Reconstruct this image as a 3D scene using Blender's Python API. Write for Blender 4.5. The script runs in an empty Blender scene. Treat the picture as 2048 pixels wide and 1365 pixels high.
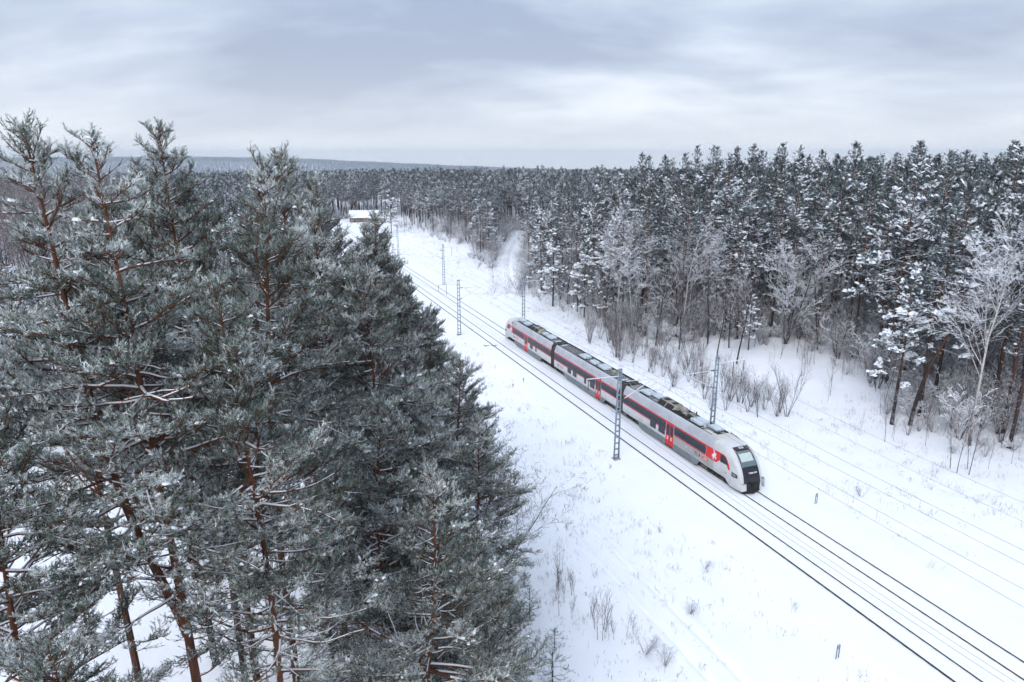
import bpy, bmesh, math, random
import numpy as np
from mathutils import Vector, Matrix
from mathutils.geometry import tessellate_polygon

R = math.radians
SC = bpy.context.scene
COL = SC.collection

# ------------------------------------------------------------------ camera, world, sun, exposure
cam_data = bpy.data.cameras.new('camera')
cam_data.sensor_width = 36.0
cam_data.lens = 1365.0 / 2048.0 * 36.0
cam_data.clip_start = 0.5
cam_data.clip_end = 20000.0
cam = bpy.data.objects.new('camera', cam_data)
COL.objects.link(cam)
cam.location = (0, 0, 30.0)
cam.rotation_euler = (R(90) - 0.26436, 0, 0)
SC.camera = cam

SUN_EL, SUN_AZ = R(38), R(205)
world = bpy.data.worlds.new('World')
SC.world = world
world.use_nodes = True


class NT:
    """short hand for node trees"""
    def __init__(s, tree):
        s.t = tree
        tree.nodes.clear()

    def n(s, typ, **kw):
        nd = s.t.nodes.new(typ)
        ins = kw.pop('ins', {})
        for k, v in kw.items():
            setattr(nd, k, v)
        for k, v in ins.items():
            if isinstance(v, tuple) and len(v) == 2 and hasattr(v[0], 'outputs'):
                s.t.links.new(v[0].outputs[v[1]], nd.inputs[k])
            elif hasattr(v, 'outputs'):
                s.t.links.new(v.outputs[0], nd.inputs[k])
            else:
                nd.inputs[k].default_value = v
        return nd

    def m(s, op, a, b=None, c=None, clamp=False):
        ins = {0: a}
        if b is not None:
            ins[1] = b
        if c is not None:
            ins[2] = c
        return s.n('ShaderNodeMath', operation=op, use_clamp=clamp, ins=ins)

    def mix(s, f, a, b, blend='MIX'):
        nd = s.n('ShaderNodeMix', data_type='RGBA', blend_type=blend, ins={0: f, 6: a, 7: b})
        return (nd, 2)

    def ramp(s, fac, stops, interp='LINEAR'):
        nd = s.n('ShaderNodeValToRGB', ins={0: fac})
        el = nd.color_ramp.elements
        nd.color_ramp.interpolation = interp
        while len(el) < len(stops):
            el.new(0.5)
        for e, (p, c) in zip(el, stops):
            e.position = p
            e.color = c if len(c) == 4 else (*c, 1)
        return nd


def build_world():
    w = NT(world.node_tree)
    tc = w.n('ShaderNodeTexCoord')
    sep = w.n('ShaderNodeSeparateXYZ', ins={0: (tc, 'Generated')})
    z = w.m('MAXIMUM', (sep, 2), 0.0)
    den = w.m('ADD', z, 0.24)
    u = w.m('DIVIDE', (sep, 0), den)
    v = w.m('DIVIDE', (sep, 1), den)
    # a flat cloud deck seen from below, so bands crowd together towards the horizon
    vec = w.n('ShaderNodeCombineXYZ', ins={0: w.m('MULTIPLY', u, 0.75), 1: w.m('MULTIPLY', v, 1.15), 2: 4.7})
    n1 = w.n('ShaderNodeTexNoise', ins={'Vector': vec, 'Scale': 0.85, 'Detail': 6.0, 'Roughness': 0.52, 'Distortion': 0.2})
    vec2 = w.n('ShaderNodeCombineXYZ', ins={0: w.m('MULTIPLY', u, 0.9), 1: w.m('MULTIPLY', v, 2.0), 2: 1.3})
    n2 = w.n('ShaderNodeTexNoise', ins={'Vector': vec2, 'Scale': 1.1, 'Detail': 4.0, 'Roughness': 0.55})
    f = w.m('ADD', w.m('MULTIPLY', (n1, 0), 0.78), w.m('MULTIPLY', (n2, 0), 0.22))
    cl = w.ramp(f, [(0.40, (0.29, 0.345, 0.47)), (0.485, (0.42, 0.485, 0.605)), (0.57, (0.61, 0.67, 0.765)), (0.67, (0.85, 0.88, 0.92))])
    # thin bright air over the horizon
    hz = w.m('POWER', w.m('SUBTRACT', 1.0, z), 15.0)
    c2 = w.mix(w.m('MULTIPLY', hz, 0.85), cl, (0.90, 0.92, 0.955, 1))
    # an overcast deck is brighter overhead
    zen = w.m('MULTIPLY_ADD', z, 1.15, 0.94)
    c3 = w.n('ShaderNodeVectorMath', operation='SCALE', ins={0: c2, 'Scale': zen})
    sky = w.n('ShaderNodeTexSky', sky_type='NISHITA', sun_disc=False, sun_elevation=SUN_EL, sun_rotation=SUN_AZ, altitude=100.0)
    bg1 = w.n('ShaderNodeBackground', ins={0: sky, 1: 0.05})
    bg2 = w.n('ShaderNodeBackground', ins={0: (c3, 0), 1: 1.14})
    mx = w.n('ShaderNodeMixShader', ins={0: 0.9, 1: bg1, 2: bg2})
    w.n('ShaderNodeOutputWorld', ins={0: mx})


build_world()
world.cycles.sampling_method = 'MANUAL'
world.cycles.sample_map_resolution = 512

sun_data = bpy.data.lights.new('sun', 'SUN')
sun_data.energy = 1.4
sun_data.angle = R(30)
sun_data.color = (1.0, 0.965, 0.93)
sun = bpy.data.objects.new('sun', sun_data)
COL.objects.link(sun)
sun.rotation_euler = (R(90) - SUN_EL, 0, R(180) - SUN_AZ)

vs = SC.view_settings
vs.view_transform = 'Standard'
vs.look = 'None'
vs.exposure = 0.22
vs.gamma = 1.0
vs.use_curve_mapping = False
SC.render.film_transparent = False
cy = SC.cycles
cy.max_bounces = 5
cy.diffuse_bounces = 2
cy.glossy_bounces = 3
cy.transmission_bounces = 4
cy.transparent_max_bounces = 8
cy.volume_bounces = 0
cy.use_adaptive_sampling = True
cy.adaptive_threshold = 0.03
cy.use_denoising = True
cy.caustics_reflective = False
cy.caustics_refractive = False

# ------------------------------------------------------------------ frames
D2 = np.array([-0.36590897, 0.93065065])     # along the railway, away from the camera
N2 = np.array([0.93065065, 0.36590897])      # across it, to the right
TRK1, TRK2 = 37.40, 41.38                    # centre lines of the two tracks
RAILS = (36.62, 38.16, 40.62, 42.14)


def tp(s, p, z=0.0):
    q = D2 * s + N2 * p
    return Vector((q[0], q[1], z))


def to_sp(x, y):
    return x * D2[0] + y * D2[1], x * N2[0] + y * N2[1]


def sstep(a, b, x):
    t = np.clip((x - a) / (b - a), 0, 1)
    return t * t * (3 - 2 * t)


def wav(x, y, seed, sc):
    rs = np.random.RandomState(seed)
    o = 0
    for k in range(5):
        a = rs.uniform(0, 6.28)
        f = sc * (1.7 ** k) * rs.uniform(0.8, 1.2)
        o = o + np.sin((x * math.cos(a) + y * math.sin(a)) * f + rs.uniform(0, 6.28)) / (1.6 ** k)
    return o / 2.2


def terr(x, y):
    """height of the snow surface"""
    x = np.asarray(x, float)
    y = np.asarray(y, float)
    s, p = to_sp(x, y)
    r = np.hypot(x, y)
    inner = sstep(33.2, 34.6, p) * (1 - sstep(44.0, 46.0, p))
    und = wav(x, y, 3, 0.16) * 0.16 + wav(x, y, 4, 0.7) * 0.085 + wav(x, y, 8, 2.1) * 0.042
    z = und * (1 - inner)
    z = z - 0.32 * sstep(34.2, 30.5, p) * (1 - sstep(30, 12, p) * 0.6) - 0.12 * sstep(45, 48, p)
    # bank under the wood to the right, and a mound farther along
    z = z + 1.25 * sstep(56, 74, p) * sstep(30, 60, s + 0 * p) + 0.9 * sstep(64, 100, p)
    z = z + 2.1 * np.exp(-((s - 248) / 34.0) ** 2) * sstep(47, 60, p)
    # wheel ruts of the service track
    for pc in (23.45, 25.35):
        c = pc + 0.18 * np.sin(s * 0.09)
        z = z - 0.17 * np.exp(-((p - c) / 0.26) ** 2) * (1 - sstep(90, 120, s))
        z = z + 0.04 * np.exp(-((np.abs(p - c) - 0.6) / 0.25) ** 2) * (1 - sstep(90, 120, s))
    # forest road on the right
    # land falls away beyond the near woods, hills stand far off on the left
    z = z - 0.0205 * np.clip(r - 480, 0, 12000)
    az = np.arctan2(x, np.maximum(y, 1))
    hill = np.interp(az, [-1.2, -0.627, -0.527, -0.386, -0.291, -0.225, -0.157, -0.088, -0.017, 0.04, 0.089, 0.6],
                     [84, 86, 90, 91, 79, 62, 47, 31, 19, 9, 0, 0])
    hill = hill + wav(az * 60, az * 0, 11, 0.5) * 4.0 * (hill > 1)
    z = z + hill * sstep(3000, 4750, r)
    z = z + np.clip(wav(x, y, 12, 0.004) * 4.0, -6, 6) * sstep(500, 1200, r) * (1 - sstep(3000, 4500, r))
    return z


def tz(x, y):
    return float(terr(x, y))


# ------------------------------------------------------------------ materials
MATS = {}


def principled(name, build):
    m = bpy.data.materials.new(name)
    m.use_nodes = True
    t = NT(m.node_tree)
    p = t.n('ShaderNodeBsdfPrincipled')
    build(t, p)
    t.n('ShaderNodeOutputMaterial', ins={0: p})
    MATS[name] = m
    return m


def col(c):
    return (*c, 1.0)


def plain(name, c, rough=0.6, metal=0.0, var=0.12, scale=3.0, spec=0.4, dirt=None):
    """colour with soft mottling, and an optional dirt colour laid over in patches"""
    def b(t, p):
        tc = t.n('ShaderNodeTexCoord')
        nz = t.n('ShaderNodeTexNoise', ins={'Vector': (tc, 'Object'), 'Scale': scale, 'Detail': 6.0, 'Roughness': 0.62})
        lo = tuple(max(0, v * (1 - var * 1.6)) for v in c)
        hi = tuple(min(1, v * (1 + var)) for v in c)
        rp = t.ramp((nz, 0), [(0.28, lo), (0.72, hi)])
        src = rp
        if dirt:
            n2 = t.n('ShaderNodeTexNoise', ins={'Vector': (tc, 'Object'), 'Scale': scale * 0.45, 'Detail': 8.0, 'Roughness': 0.7})
            f = t.ramp((n2, 0), [(0.46, (0, 0, 0)), (0.72, (dirt[3],) * 3)])
            src = t.mix(f, rp, (*dirt[:3], 1))
        t.t.links.new(src[0].outputs[src[1]] if isinstance(src, tuple) else src.outputs[0], p.inputs['Base Color'])
        p.inputs['Roughness'].default_value = rough
        p.inputs['Metallic'].default_value = metal
        p.inputs['Specular IOR Level'].default_value = spec
    return principled(name, b)


def snow_ground(t, p):
    tc = t.n('ShaderNodeTexCoord')
    n1 = t.n('ShaderNodeTexNoise', ins={'Vector': (tc, 'Object'), 'Scale': 0.22, 'Detail': 8.0, 'Roughness': 0.6})
    n2 = t.n('ShaderNodeTexNoise', ins={'Vector': (tc, 'Object'), 'Scale': 2.6, 'Detail': 7.0, 'Roughness': 0.65})
    rp = t.ramp((n1, 0), [(0.25, (0.835, 0.855, 0.90)), (0.75, (0.885, 0.895, 0.915))])
    t.t.links.new(rp.outputs[0], p.inputs['Base Color'])
    p.inputs['Roughness'].default_value = 0.75
    p.inputs['Specular IOR Level'].default_value = 0.2
    b1 = t.n('ShaderNodeBump', ins={'Strength': 0.5, 'Distance': 0.12, 'Height': (n2, 0)})
    t.t.links.new(b1.outputs[0], p.inputs['Normal'])


principled('snow', snow_ground)
plain('snow_clump', (0.86, 0.88, 0.915), 0.8, var=0.03, scale=6, spec=0.1)


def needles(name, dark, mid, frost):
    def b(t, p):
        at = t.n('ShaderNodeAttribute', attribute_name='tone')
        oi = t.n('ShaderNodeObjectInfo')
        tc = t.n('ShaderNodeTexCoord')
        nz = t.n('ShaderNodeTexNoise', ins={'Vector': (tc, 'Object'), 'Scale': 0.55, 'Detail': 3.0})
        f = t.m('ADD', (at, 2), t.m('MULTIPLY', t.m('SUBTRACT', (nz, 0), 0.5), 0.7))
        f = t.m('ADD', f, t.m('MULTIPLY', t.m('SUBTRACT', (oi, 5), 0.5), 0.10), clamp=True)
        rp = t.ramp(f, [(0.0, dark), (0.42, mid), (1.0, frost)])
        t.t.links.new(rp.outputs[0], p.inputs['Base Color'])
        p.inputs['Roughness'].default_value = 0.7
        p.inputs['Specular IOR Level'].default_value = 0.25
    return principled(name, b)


needles('needles_frosted', (0.020, 0.034, 0.023), (0.135, 0.172, 0.138), (0.80, 0.84, 0.83))
needles('needles_dark', (0.010, 0.018, 0.016), (0.048, 0.074, 0.072), (0.44, 0.50, 0.53))
needles('needles_far', (0.020, 0.030, 0.027), (0.075, 0.10, 0.095), (0.50, 0.55, 0.58))


def bark(name, low, high, z0, z1, scale=9.0, stretch=0.18):
    def b(t, p):
        tc = t.n('ShaderNodeTexCoord')
        mp = t.n('ShaderNodeMapping', ins={'Vector': (tc, 'Object'), 'Scale': (1, 1, stretch)})
        vo = t.n('ShaderNodeTexVoronoi', ins={'Vector': mp, 'Scale': scale})
        nz = t.n('ShaderNodeTexNoise', ins={'Vector': mp, 'Scale': scale * 0.8, 'Detail': 6.0, 'Roughness': 0.7})
        sp = t.n('ShaderNodeSeparateXYZ', ins={0: (tc, 'Object')})
        mr = t.n('ShaderNodeMapRange', ins={0: t.m('ADD', (sp, 2), t.m('MULTIPLY', (nz, 0), 3.0)), 1: z0, 2: z1})
        c = t.mix((mr, 0), col(low), col(high))
        d = t.ramp((nz, 0), [(0.3, (0.45, 0.45, 0.45)), (0.7, (1.25, 1.2, 1.15))])
        c2 = t.mix(1.0, c, d, 'MULTIPLY')
        t.t.links.new(c2[0].outputs[c2[1]], p.inputs['Base Color'])
        p.inputs['Roughness'].default_value = 0.9
        p.inputs['Specular IOR Level'].default_value = 0.15
        bp = t.n('ShaderNodeBump', ins={'Strength': 0.9, 'Distance': 0.05, 'Height': (vo, 0)})
        t.t.links.new(bp.outputs[0], p.inputs['Normal'])
    return principled(name, b)


bark('bark_pine', (0.050, 0.038, 0.035), (0.165, 0.074, 0.045), 5.0, 14.0)
bark('bark_dark', (0.050, 0.040, 0.038), (0.085, 0.060, 0.052), 4.0, 12.0)
bark('bark_twig', (0.115, 0.080, 0.078), (0.165, 0.120, 0.115), 1.0, 10.0)


def birch(t, p):
    tc = t.n('ShaderNodeTexCoord')
    mp = t.n('ShaderNodeMapping', ins={'Vector': (tc, 'Object'), 'Scale': (1.0, 1.0, 3.2)})
    nz = t.n('ShaderNodeTexNoise', ins={'Vector': mp, 'Scale': 2.6, 'Detail': 6.0, 'Roughness': 0.7})
    sp = t.n('ShaderNodeSeparateXYZ', ins={0: (tc, 'Object')})
    mr = t.n('ShaderNodeMapRange', ins={0: (sp, 2), 1: 0.5, 2: 7.0})
    lowc = t.ramp((nz, 0), [(0.42, (0.03, 0.026, 0.026)), (0.6, (0.30, 0.26, 0.24))])
    hic = t.ramp((nz, 0), [(0.34, (0.09, 0.08, 0.08)), (0.46, (0.52, 0.48, 0.46))])
    c = t.mix((mr, 0), lowc, hic)
    t.t.links.new(c[0].outputs[c[1]], p.inputs['Base Color'])
    p.inputs['Roughness'].default_value = 0.85


principled('bark_birch', birch)

plain('rail_steel', (0.055, 0.045, 0.042), 0.55, 0.3, var=0.5, scale=2.0)
plain('ballast_grit', (0.10, 0.095, 0.10), 0.95, var=0.5, scale=9.0)
plain('mast_steel', (0.25, 0.315, 0.375), 0.6, 0.0, var=0.18, scale=2.0, dirt=(0.20, 0.17, 0.15, 0.5))
plain('tube_galvanised', (0.55, 0.57, 0.59), 0.5, 0.0, var=0.1)
plain('insulator', (0.06, 0.035, 0.03), 0.35, var=0.1)
plain('wire_metal', (0.22, 0.23, 0.26), 0.5, 0.0, var=0.1)
plain('concrete', (0.34, 0.33, 0.31), 0.9, var=0.25, scale=5)
plain('body_white', (0.61, 0.615, 0.62), 0.38, var=0.05, scale=1.4, dirt=(0.40, 0.385, 0.36, 0.55))
plain('body_silver', (0.50, 0.52, 0.56), 0.36, 0.15, var=0.07, scale=1.2, dirt=(0.30, 0.295, 0.29, 0.55))
plain('panel_grey', (0.37, 0.385, 0.375), 0.5, var=0.06, scale=1.2, dirt=(0.27, 0.26, 0.24, 0.5))
plain('skirt_grey', (0.165, 0.195, 0.215), 0.6, var=0.12, scale=1.6, dirt=(0.30, 0.30, 0.31, 0.55))
plain('red_paint', (0.70, 0.014, 0.020), 0.42, var=0.07, scale=2.0, dirt=(0.48, 0.06, 0.06, 0.3))
plain('glass_dark', (0.020, 0.025, 0.040), 0.14, var=0.2, scale=0.8, spec=0.42)
plain('glass_frame', (0.016, 0.018, 0.024), 0.3, var=0.1)
plain('glass_screen', (0.10, 0.15, 0.15), 0.06, var=0.2, scale=1.0, spec=1.0)
plain('mask_black', (0.012, 0.014, 0.022), 0.22, var=0.2, scale=2, spec=0.5)
plain('rubber_black', (0.022, 0.021, 0.021), 0.85, var=0.35, scale=5)
plain('bellows_brown', (0.060, 0.050, 0.043), 0.9, var=0.35, scale=8)
plain('roof_grey', (0.25, 0.255, 0.26), 0.75, var=0.15, scale=1.5, dirt=(0.10, 0.095, 0.09, 0.75))
plain('roof_soot', (0.030, 0.029, 0.028), 0.9, var=0.4, scale=4)
plain('unit_blue', (0.50, 0.575, 0.64), 0.5, var=0.08, scale=2.0, dirt=(0.62, 0.65, 0.68, 0.6))
plain('unit_cream', (0.33, 0.315, 0.27), 0.6, var=0.15, scale=3, dirt=(0.10, 0.085, 0.06, 0.7))
plain('cream_roof', (0.56, 0.55, 0.51), 0.5, var=0.08, scale=2, dirt=(0.36, 0.33, 0.26, 0.5))
plain('reflection_pale', (0.50, 0.58, 0.56), 0.25, var=0.06)  # pale green of the sky mirrored in the windscreen, as flat colour
plain('letter_white', (0.80, 0.80, 0.80), 0.5, var=0.02)
plain('letter_dark', (0.035, 0.040, 0.058), 0.5, var=0.05)
plain('bogie_black', (0.018, 0.017, 0.018), 0.8, var=0.5, scale=5)
plain('wheel_steel', (0.10, 0.095, 0.09), 0.5, 0.5, var=0.3, scale=6)
plain('lamp_glass', (0.20, 0.22, 0.24), 0.08, var=0.2, spec=1.0)
plain('wood_orange', (0.34, 0.16, 0.07), 0.8, var=0.2, scale=4)
plain('wood_board', (0.20, 0.155, 0.115), 0.85, var=0.3, scale=5)
plain('post_grey', (0.20, 0.21, 0.24), 0.7, var=0.2)
plain('feather_black', (0.018, 0.019, 0.022), 0.6, var=0.2)
plain('dry_grass', (0.27, 0.24, 0.215), 0.9, var=0.25, scale=2)


def emit(name, c, s):
    m = bpy.data.materials.new(name)
    m.use_nodes = True
    t = NT(m.node_tree)
    e = t.n('ShaderNodeEmission', ins={0: col(c), 1: s})
    t.n('ShaderNodeOutputMaterial', ins={0: e})
    MATS[name] = m


emit('tail_lamp', (1.0, 0.05, 0.06), 0.95)


# ------------------------------------------------------------------ mesh helpers
class Geo:
    """collects vertices and faces of one mesh; faces may be tris or quads"""
    def __init__(s):
        s.v, s.f, s.m, s.t, s.n = [], [], [], [], 0

    def add(s, v, f, mat=0, tone=None):
        v = np.asarray(v, np.float32).reshape(-1, 3)
        f = np.asarray(f, np.int32)
        if len(v) == 0 or len(f) == 0:
            return s
        s.v.append(v)
        s.f.append(f + s.n)
        s.m.append(np.full(len(f), mat, np.int32))
        s.t.append(np.full(len(v), 0.3, np.float32) if tone is None else np.broadcast_to(np.asarray(tone, np.float32), (len(v),)))
        s.n += len(v)
        return s

    def mesh(s, name, mats, smooth=False, tone=False):
        me = bpy.data.meshes.new(name)
        v = np.concatenate(s.v)
        cnt = np.concatenate([np.full(len(f), f.shape[1], np.int32) for f in s.f])
        idx = np.concatenate([f.ravel() for f in s.f])
        me.vertices.add(len(v))
        me.vertices.foreach_set('co', v.ravel())
        me.loops.add(len(idx))
        me.loops.foreach_set('vertex_index', idx.astype(np.int32))
        me.polygons.add(len(cnt))
        st = np.concatenate([[0], np.cumsum(cnt)[:-1]]).astype(np.int32)
        me.polygons.foreach_set('loop_start', st)
        me.polygons.foreach_set('material_index', np.concatenate(s.m))
        if smooth:
            me.polygons.foreach_set('use_smooth', np.ones(len(cnt), bool))
        for m in mats:
            me.materials.append(MATS[m])
        if tone:
            a = me.attributes.new('tone', 'FLOAT', 'POINT')
            a.data.foreach_set('value', np.concatenate(s.t).astype(np.float32))
        me.update(calc_edges=True)
        return me

    def obj(s, name, mats, parent=None, smooth=False, tone=False):
        if isinstance(mats, str):
            mats = [mats]
        return link(name, s.mesh(name, mats, smooth, tone), parent)


def link(name, data, parent=None):
    o = bpy.data.objects.new(name, data)
    COL.objects.link(o)
    if parent is not None:
        o.parent = parent
    return o


def tag(o, label=None, cat=None, group=None, kind=None):
    if label:
        o['label'] = label
    if cat:
        o['category'] = cat
    if group:
        o['group'] = group
    if kind:
        o['kind'] = kind
    return o


def thing(name, label, cat, loc=(0, 0, 0), rz=0.0, group=None):
    o = link(name, None)
    o.empty_display_size = 0.3
    o.location = loc
    o.rotation_euler = (0, 0, rz)
    return tag(o, label, cat, group)


def copy_tree(o, parent=None):
    c = o.copy()
    COL.objects.link(c)
    c.parent = parent
    for ch in list(KIDS.get(o.name, [])):
        copy_tree(ch, c)
    return c


KIDS = {}


def remember(o):
    """note the parts of a thing so that it can be copied"""
    for ob in COL.objects:
        if ob.parent is not None:
            KIDS.setdefault(ob.parent.name, [])
            if ob not in KIDS[ob.parent.name]:
                KIDS[ob.parent.name].append(ob)


BOXF = np.array([[0, 3, 2, 1], [4, 5, 6, 7], [0, 1, 5, 4], [1, 2, 6, 5], [2, 3, 7, 6], [3, 0, 4, 7]])


def box_v(x0, x1, y0, y1, z0, z1):
    return np.array([[x0, y0, z0], [x1, y0, z0], [x1, y1, z0], [x0, y1, z0], [x0, y0, z1], [x1, y0, z1], [x1, y1, z1], [x0, y1, z1]], float)


def box(g, x0, x1, y0, y1, z0, z1, mat=0):
    g.add(box_v(x0, x1, y0, y1, z0, z1), BOXF, mat)


def cbox(g, x0, x1, y0, y1, z0, z1, c=0.05, mat=0):
    """box with a chamfered top and chamfered upright edges"""
    def ring(i, z):
        return [[x0 + i + c, y0 + i, z], [x1 - i - c, y0 + i, z], [x1 - i, y0 + i + c, z], [x1 - i, y1 - i - c, z],
                [x1 - i - c, y1 - i, z], [x0 + i + c, y1 - i, z], [x0 + i, y1 - i - c, z], [x0 + i, y0 + i + c, z]]
    v = np.array(ring(0, z0) + ring(0, z1 - c) + ring(c, z1))
    f = []
    for k in range(2):
        for j in range(8):
            f.append([k * 8 + j, k * 8 + (j + 1) % 8, k * 8 + 8 + (j + 1) % 8, k * 8 + 8 + j])
    g.add(v, f, mat)
    t = v[16:]
    g.add(t, [[0, 1, 2, 3], [0, 3, 4, 7], [4, 5, 6, 7]], mat)
    g.add(v[:8], [[3, 2, 1, 0], [7, 4, 3, 0], [7, 6, 5, 4]], mat)


def frames(d):
    d = d / np.maximum(np.linalg.norm(d, axis=1, keepdims=True), 1e-9)
    ref = np.where(np.abs(d[:, 2:3]) > 0.9, np.array([[1.0, 0, 0]]), np.array([[0, 0, 1.0]]))
    u = np.cross(d, ref)
    u /= np.maximum(np.linalg.norm(u, axis=1, keepdims=True), 1e-9)
    v = np.cross(d, u)
    return d, u, v


def prisms(g, A, B, ra, rb, sides=4, mat=0, tone=None, cap=False):
    """many straight tapered sticks at once"""
    A = np.asarray(A, float).reshape(-1, 3)
    B = np.asarray(B, float).reshape(-1, 3)
    n = len(A)
    if n == 0:
        return
    ra = np.broadcast_to(np.asarray(ra, float), (n,))
    rb = np.broadcast_to(np.asarray(rb, float), (n,))
    d, u, v = frames(B - A)
    a = np.arange(sides) * 2 * math.pi / sides
    off = u[:, None, :] * np.cos(a)[None, :, None] + v[:, None, :] * np.sin(a)[None, :, None]
    P = np.concatenate([A[:, None] + off * ra[:, None, None], B[:, None] + off * rb[:, None, None]], axis=1)
    j = np.arange(sides)
    q = np.stack([j, (j + 1) % sides, sides + (j + 1) % sides, sides + j], 1)
    F = (np.arange(n) * 2 * sides)[:, None, None] + q[None]
    tn = None if tone is None else np.repeat(np.broadcast_to(tone, (n,)), 2 * sides)
    g.add(P.reshape(-1, 3), F.reshape(-1, 4), mat, tn)
    if cap and sides == 4:
        F2 = (np.arange(n) * 8)[:, None, None] + np.array([[3, 2, 1, 0], [4, 5, 6, 7]])[None]
        g.add(P.reshape(-1, 3), F2.reshape(-1, 4), mat, tn)


def tube(g, pts, rad, sides=8, mat=0, cap=True):
    """one bent tube through points"""
    P = np.asarray(pts, float)
    n = len(P)
    r = np.broadcast_to(np.asarray(rad, float), (n,))
    t = np.gradient(P, axis=0)
    t /= np.linalg.norm(t, axis=1, keepdims=True)
    ref = np.array([1.0, 0, 0]) if abs(t[0][2]) > 0.7 else np.array([0, 0, 1.0])
    rings = []
    for i in range(n):
        u = np.cross(t[i], ref)
        u /= np.linalg.norm(u)
        v = np.cross(t[i], u)
        a = np.arange(sides) * 2 * math.pi / sides
        rings.append(P[i] + r[i] * (np.cos(a)[:, None] * u + np.sin(a)[:, None] * v))
    V = np.concatenate(rings)
    j = np.arange(sides)
    q = np.stack([j, (j + 1) % sides, sides + (j + 1) % sides, sides + j], 1)
    F = (np.arange(n - 1) * sides)[:, None, None] + q[None]
    g.add(V, F.reshape(-1, 4), mat)
    if cap:
        for k, c in ((0, P[0]), (n - 1, P[-1])):
            ring = V[k * sides:(k + 1) * sides]
            g.add(np.vstack([ring, c]), [[i, (i + 1) % sides, sides] for i in range(sides)], mat)


# ------------------------------------------------------------------ ground, rails
def spaced(*seg):
    o = []
    for a, b, st in seg:
        o.append(np.arange(a, b - 1e-6, st))
    return np.concatenate(o + [[seg[-1][1]]])


def build_ground():
    S = spaced((-3500, -400, 250), (-400, -60, 34), (-60, 12, 4), (12, 130, 0.45), (130, 300, 1.5), (300, 700, 12), (700, 9000, 150))
    P = [spaced((-6500, -700, 200), (-700, -100, 20), (-100, -16, 3), (-16, 14, 0.8), (14, 22.6, 0.5), (22.6, 26.2, 0.12), (26.2, 34, 0.4))]
    rl = []
    for r in RAILS:
        rl += [r + k for k in (-0.40, -0.24, -0.13, -0.075, -0.04, 0.04, 0.075, 0.13, 0.24, 0.40)]
    P.append(np.array(sorted([34.3, 34.8, 35.3, 35.8, 37.2, 37.6, 38.9, 39.4, 39.9, 41.2, 41.6, 42.8, 43.3, 43.9] + rl)))
    P.append(spaced((44.3, 74, 0.5), (74, 130, 1.6), (130, 700, 14), (700, 9000, 200)))
    P = np.concatenate(P)
    ss, pp = np.meshgrid(S, P, indexing='ij')
    x = ss * D2[0] + pp * N2[0]
    y = ss * D2[1] + pp * N2[1]
    z = terr(x, y)
    # snow lying against the rails: a groove on the gauge side, ragged drifts outside
    rs = np.random.RandomState(5)
    for k, r in enumerate(RAILS):
        dd = pp - r
        near = np.abs(dd) < 0.42
        inner = (dd > 0) == (k % 2 == 0)
        noise = (np.sin(ss * 0.9 + k) + np.sin(ss * 2.3 + 2 * k) + np.sin(ss * 5.1 + k * 5) * 0.7)
        drift = 0.06 + 0.022 * noise if k == 0 else 0.07 + 0.012 * noise
        groove = np.exp(-((np.abs(dd) - 0.085) / 0.045) ** 2)
        bump = np.exp(-((np.abs(dd) - 0.24) / 0.12) ** 2)
        z = np.where(near & inner, z - 0.02 * groove + 0.03 * bump, z)
        z = np.where(near & ~inner, z - (0.05 if k == 0 else 0.0) * groove * np.clip(0.6 + 0.4 * noise, 0, 1.4) + drift * bump, z)
    for tc_ in (TRK1, TRK2):   # faint hollows of the sleepers under the snow
        w = np.exp(-((pp - tc_) / 1.25) ** 4)
        z = z + w * 0.012 * np.sin(ss * 6.28 / 0.9)
    ns, npp = ss.shape
    V = np.stack([x, y, z], -1).reshape(-1, 3)
    i = np.arange(ns - 1)[:, None] * npp + np.arange(npp - 1)[None]
    F = np.stack([i, i + npp, i + npp + 1, i + 1], -1).reshape(-1, 4)[:, ::-1]
    g = Geo()
    g.add(V, F)
    o = g.obj('ground', 'snow', smooth=True)
    tag(o, 'snow covered ground of the railway clearing', 'snow', kind='structure')
    return o


ground = build_ground()
track_names = (('near', 0), ('far', 2))
for nm, k0 in track_names:
    root = link('railway_track', None)
    tag(root, 'left railway track with bare rails in snow' if nm == 'near' else 'right railway track carrying the train, rails in snow', 'railway track', kind='structure')
    for k in (k0, k0 + 1):
        lo = -0.05 if k == 0 else -0.085
        prof = [(-0.075, -0.05), (-0.075, -0.035), (-0.012, -0.015), (-0.012, 0.095), (-0.036, 0.108), (-0.036, 0.15), (0.036, 0.15),
                (0.036, 0.108), (0.012, 0.095), (0.012, -0.015), (0.075, -0.035), (0.075, -0.05)]
        prof = [(q, h + lo) for q, h in prof]
        g = Geo()
        for a, b in ((-40, 60), (60, 150), (150, 430)):
            A = [tp(a, RAILS[k] + q, h) for q, h in prof]
            B = [tp(b, RAILS[k] + q, h) for q, h in prof]
            n = len(prof)
            g.add(np.array([list(v) for v in A + B]), [[i, i + 1, n + i + 1, n + i] for i in range(n - 1)])
        g.obj('rail', 'rail_steel', root)

# ------------------------------------------------------------------ train
# local frame: x towards the front (the camera), y across (away from the camera), z up; x = 75 - distance along the line
TS = 75.0
train = thing('train', 'red white and grey three-car diesel train on the snowy track', 'train',
              tp(TS, TRK2, 0.0), math.atan2(-D2[1], -D2[0]))
WB = 1.43


def X(s):
    return TS - s


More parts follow.
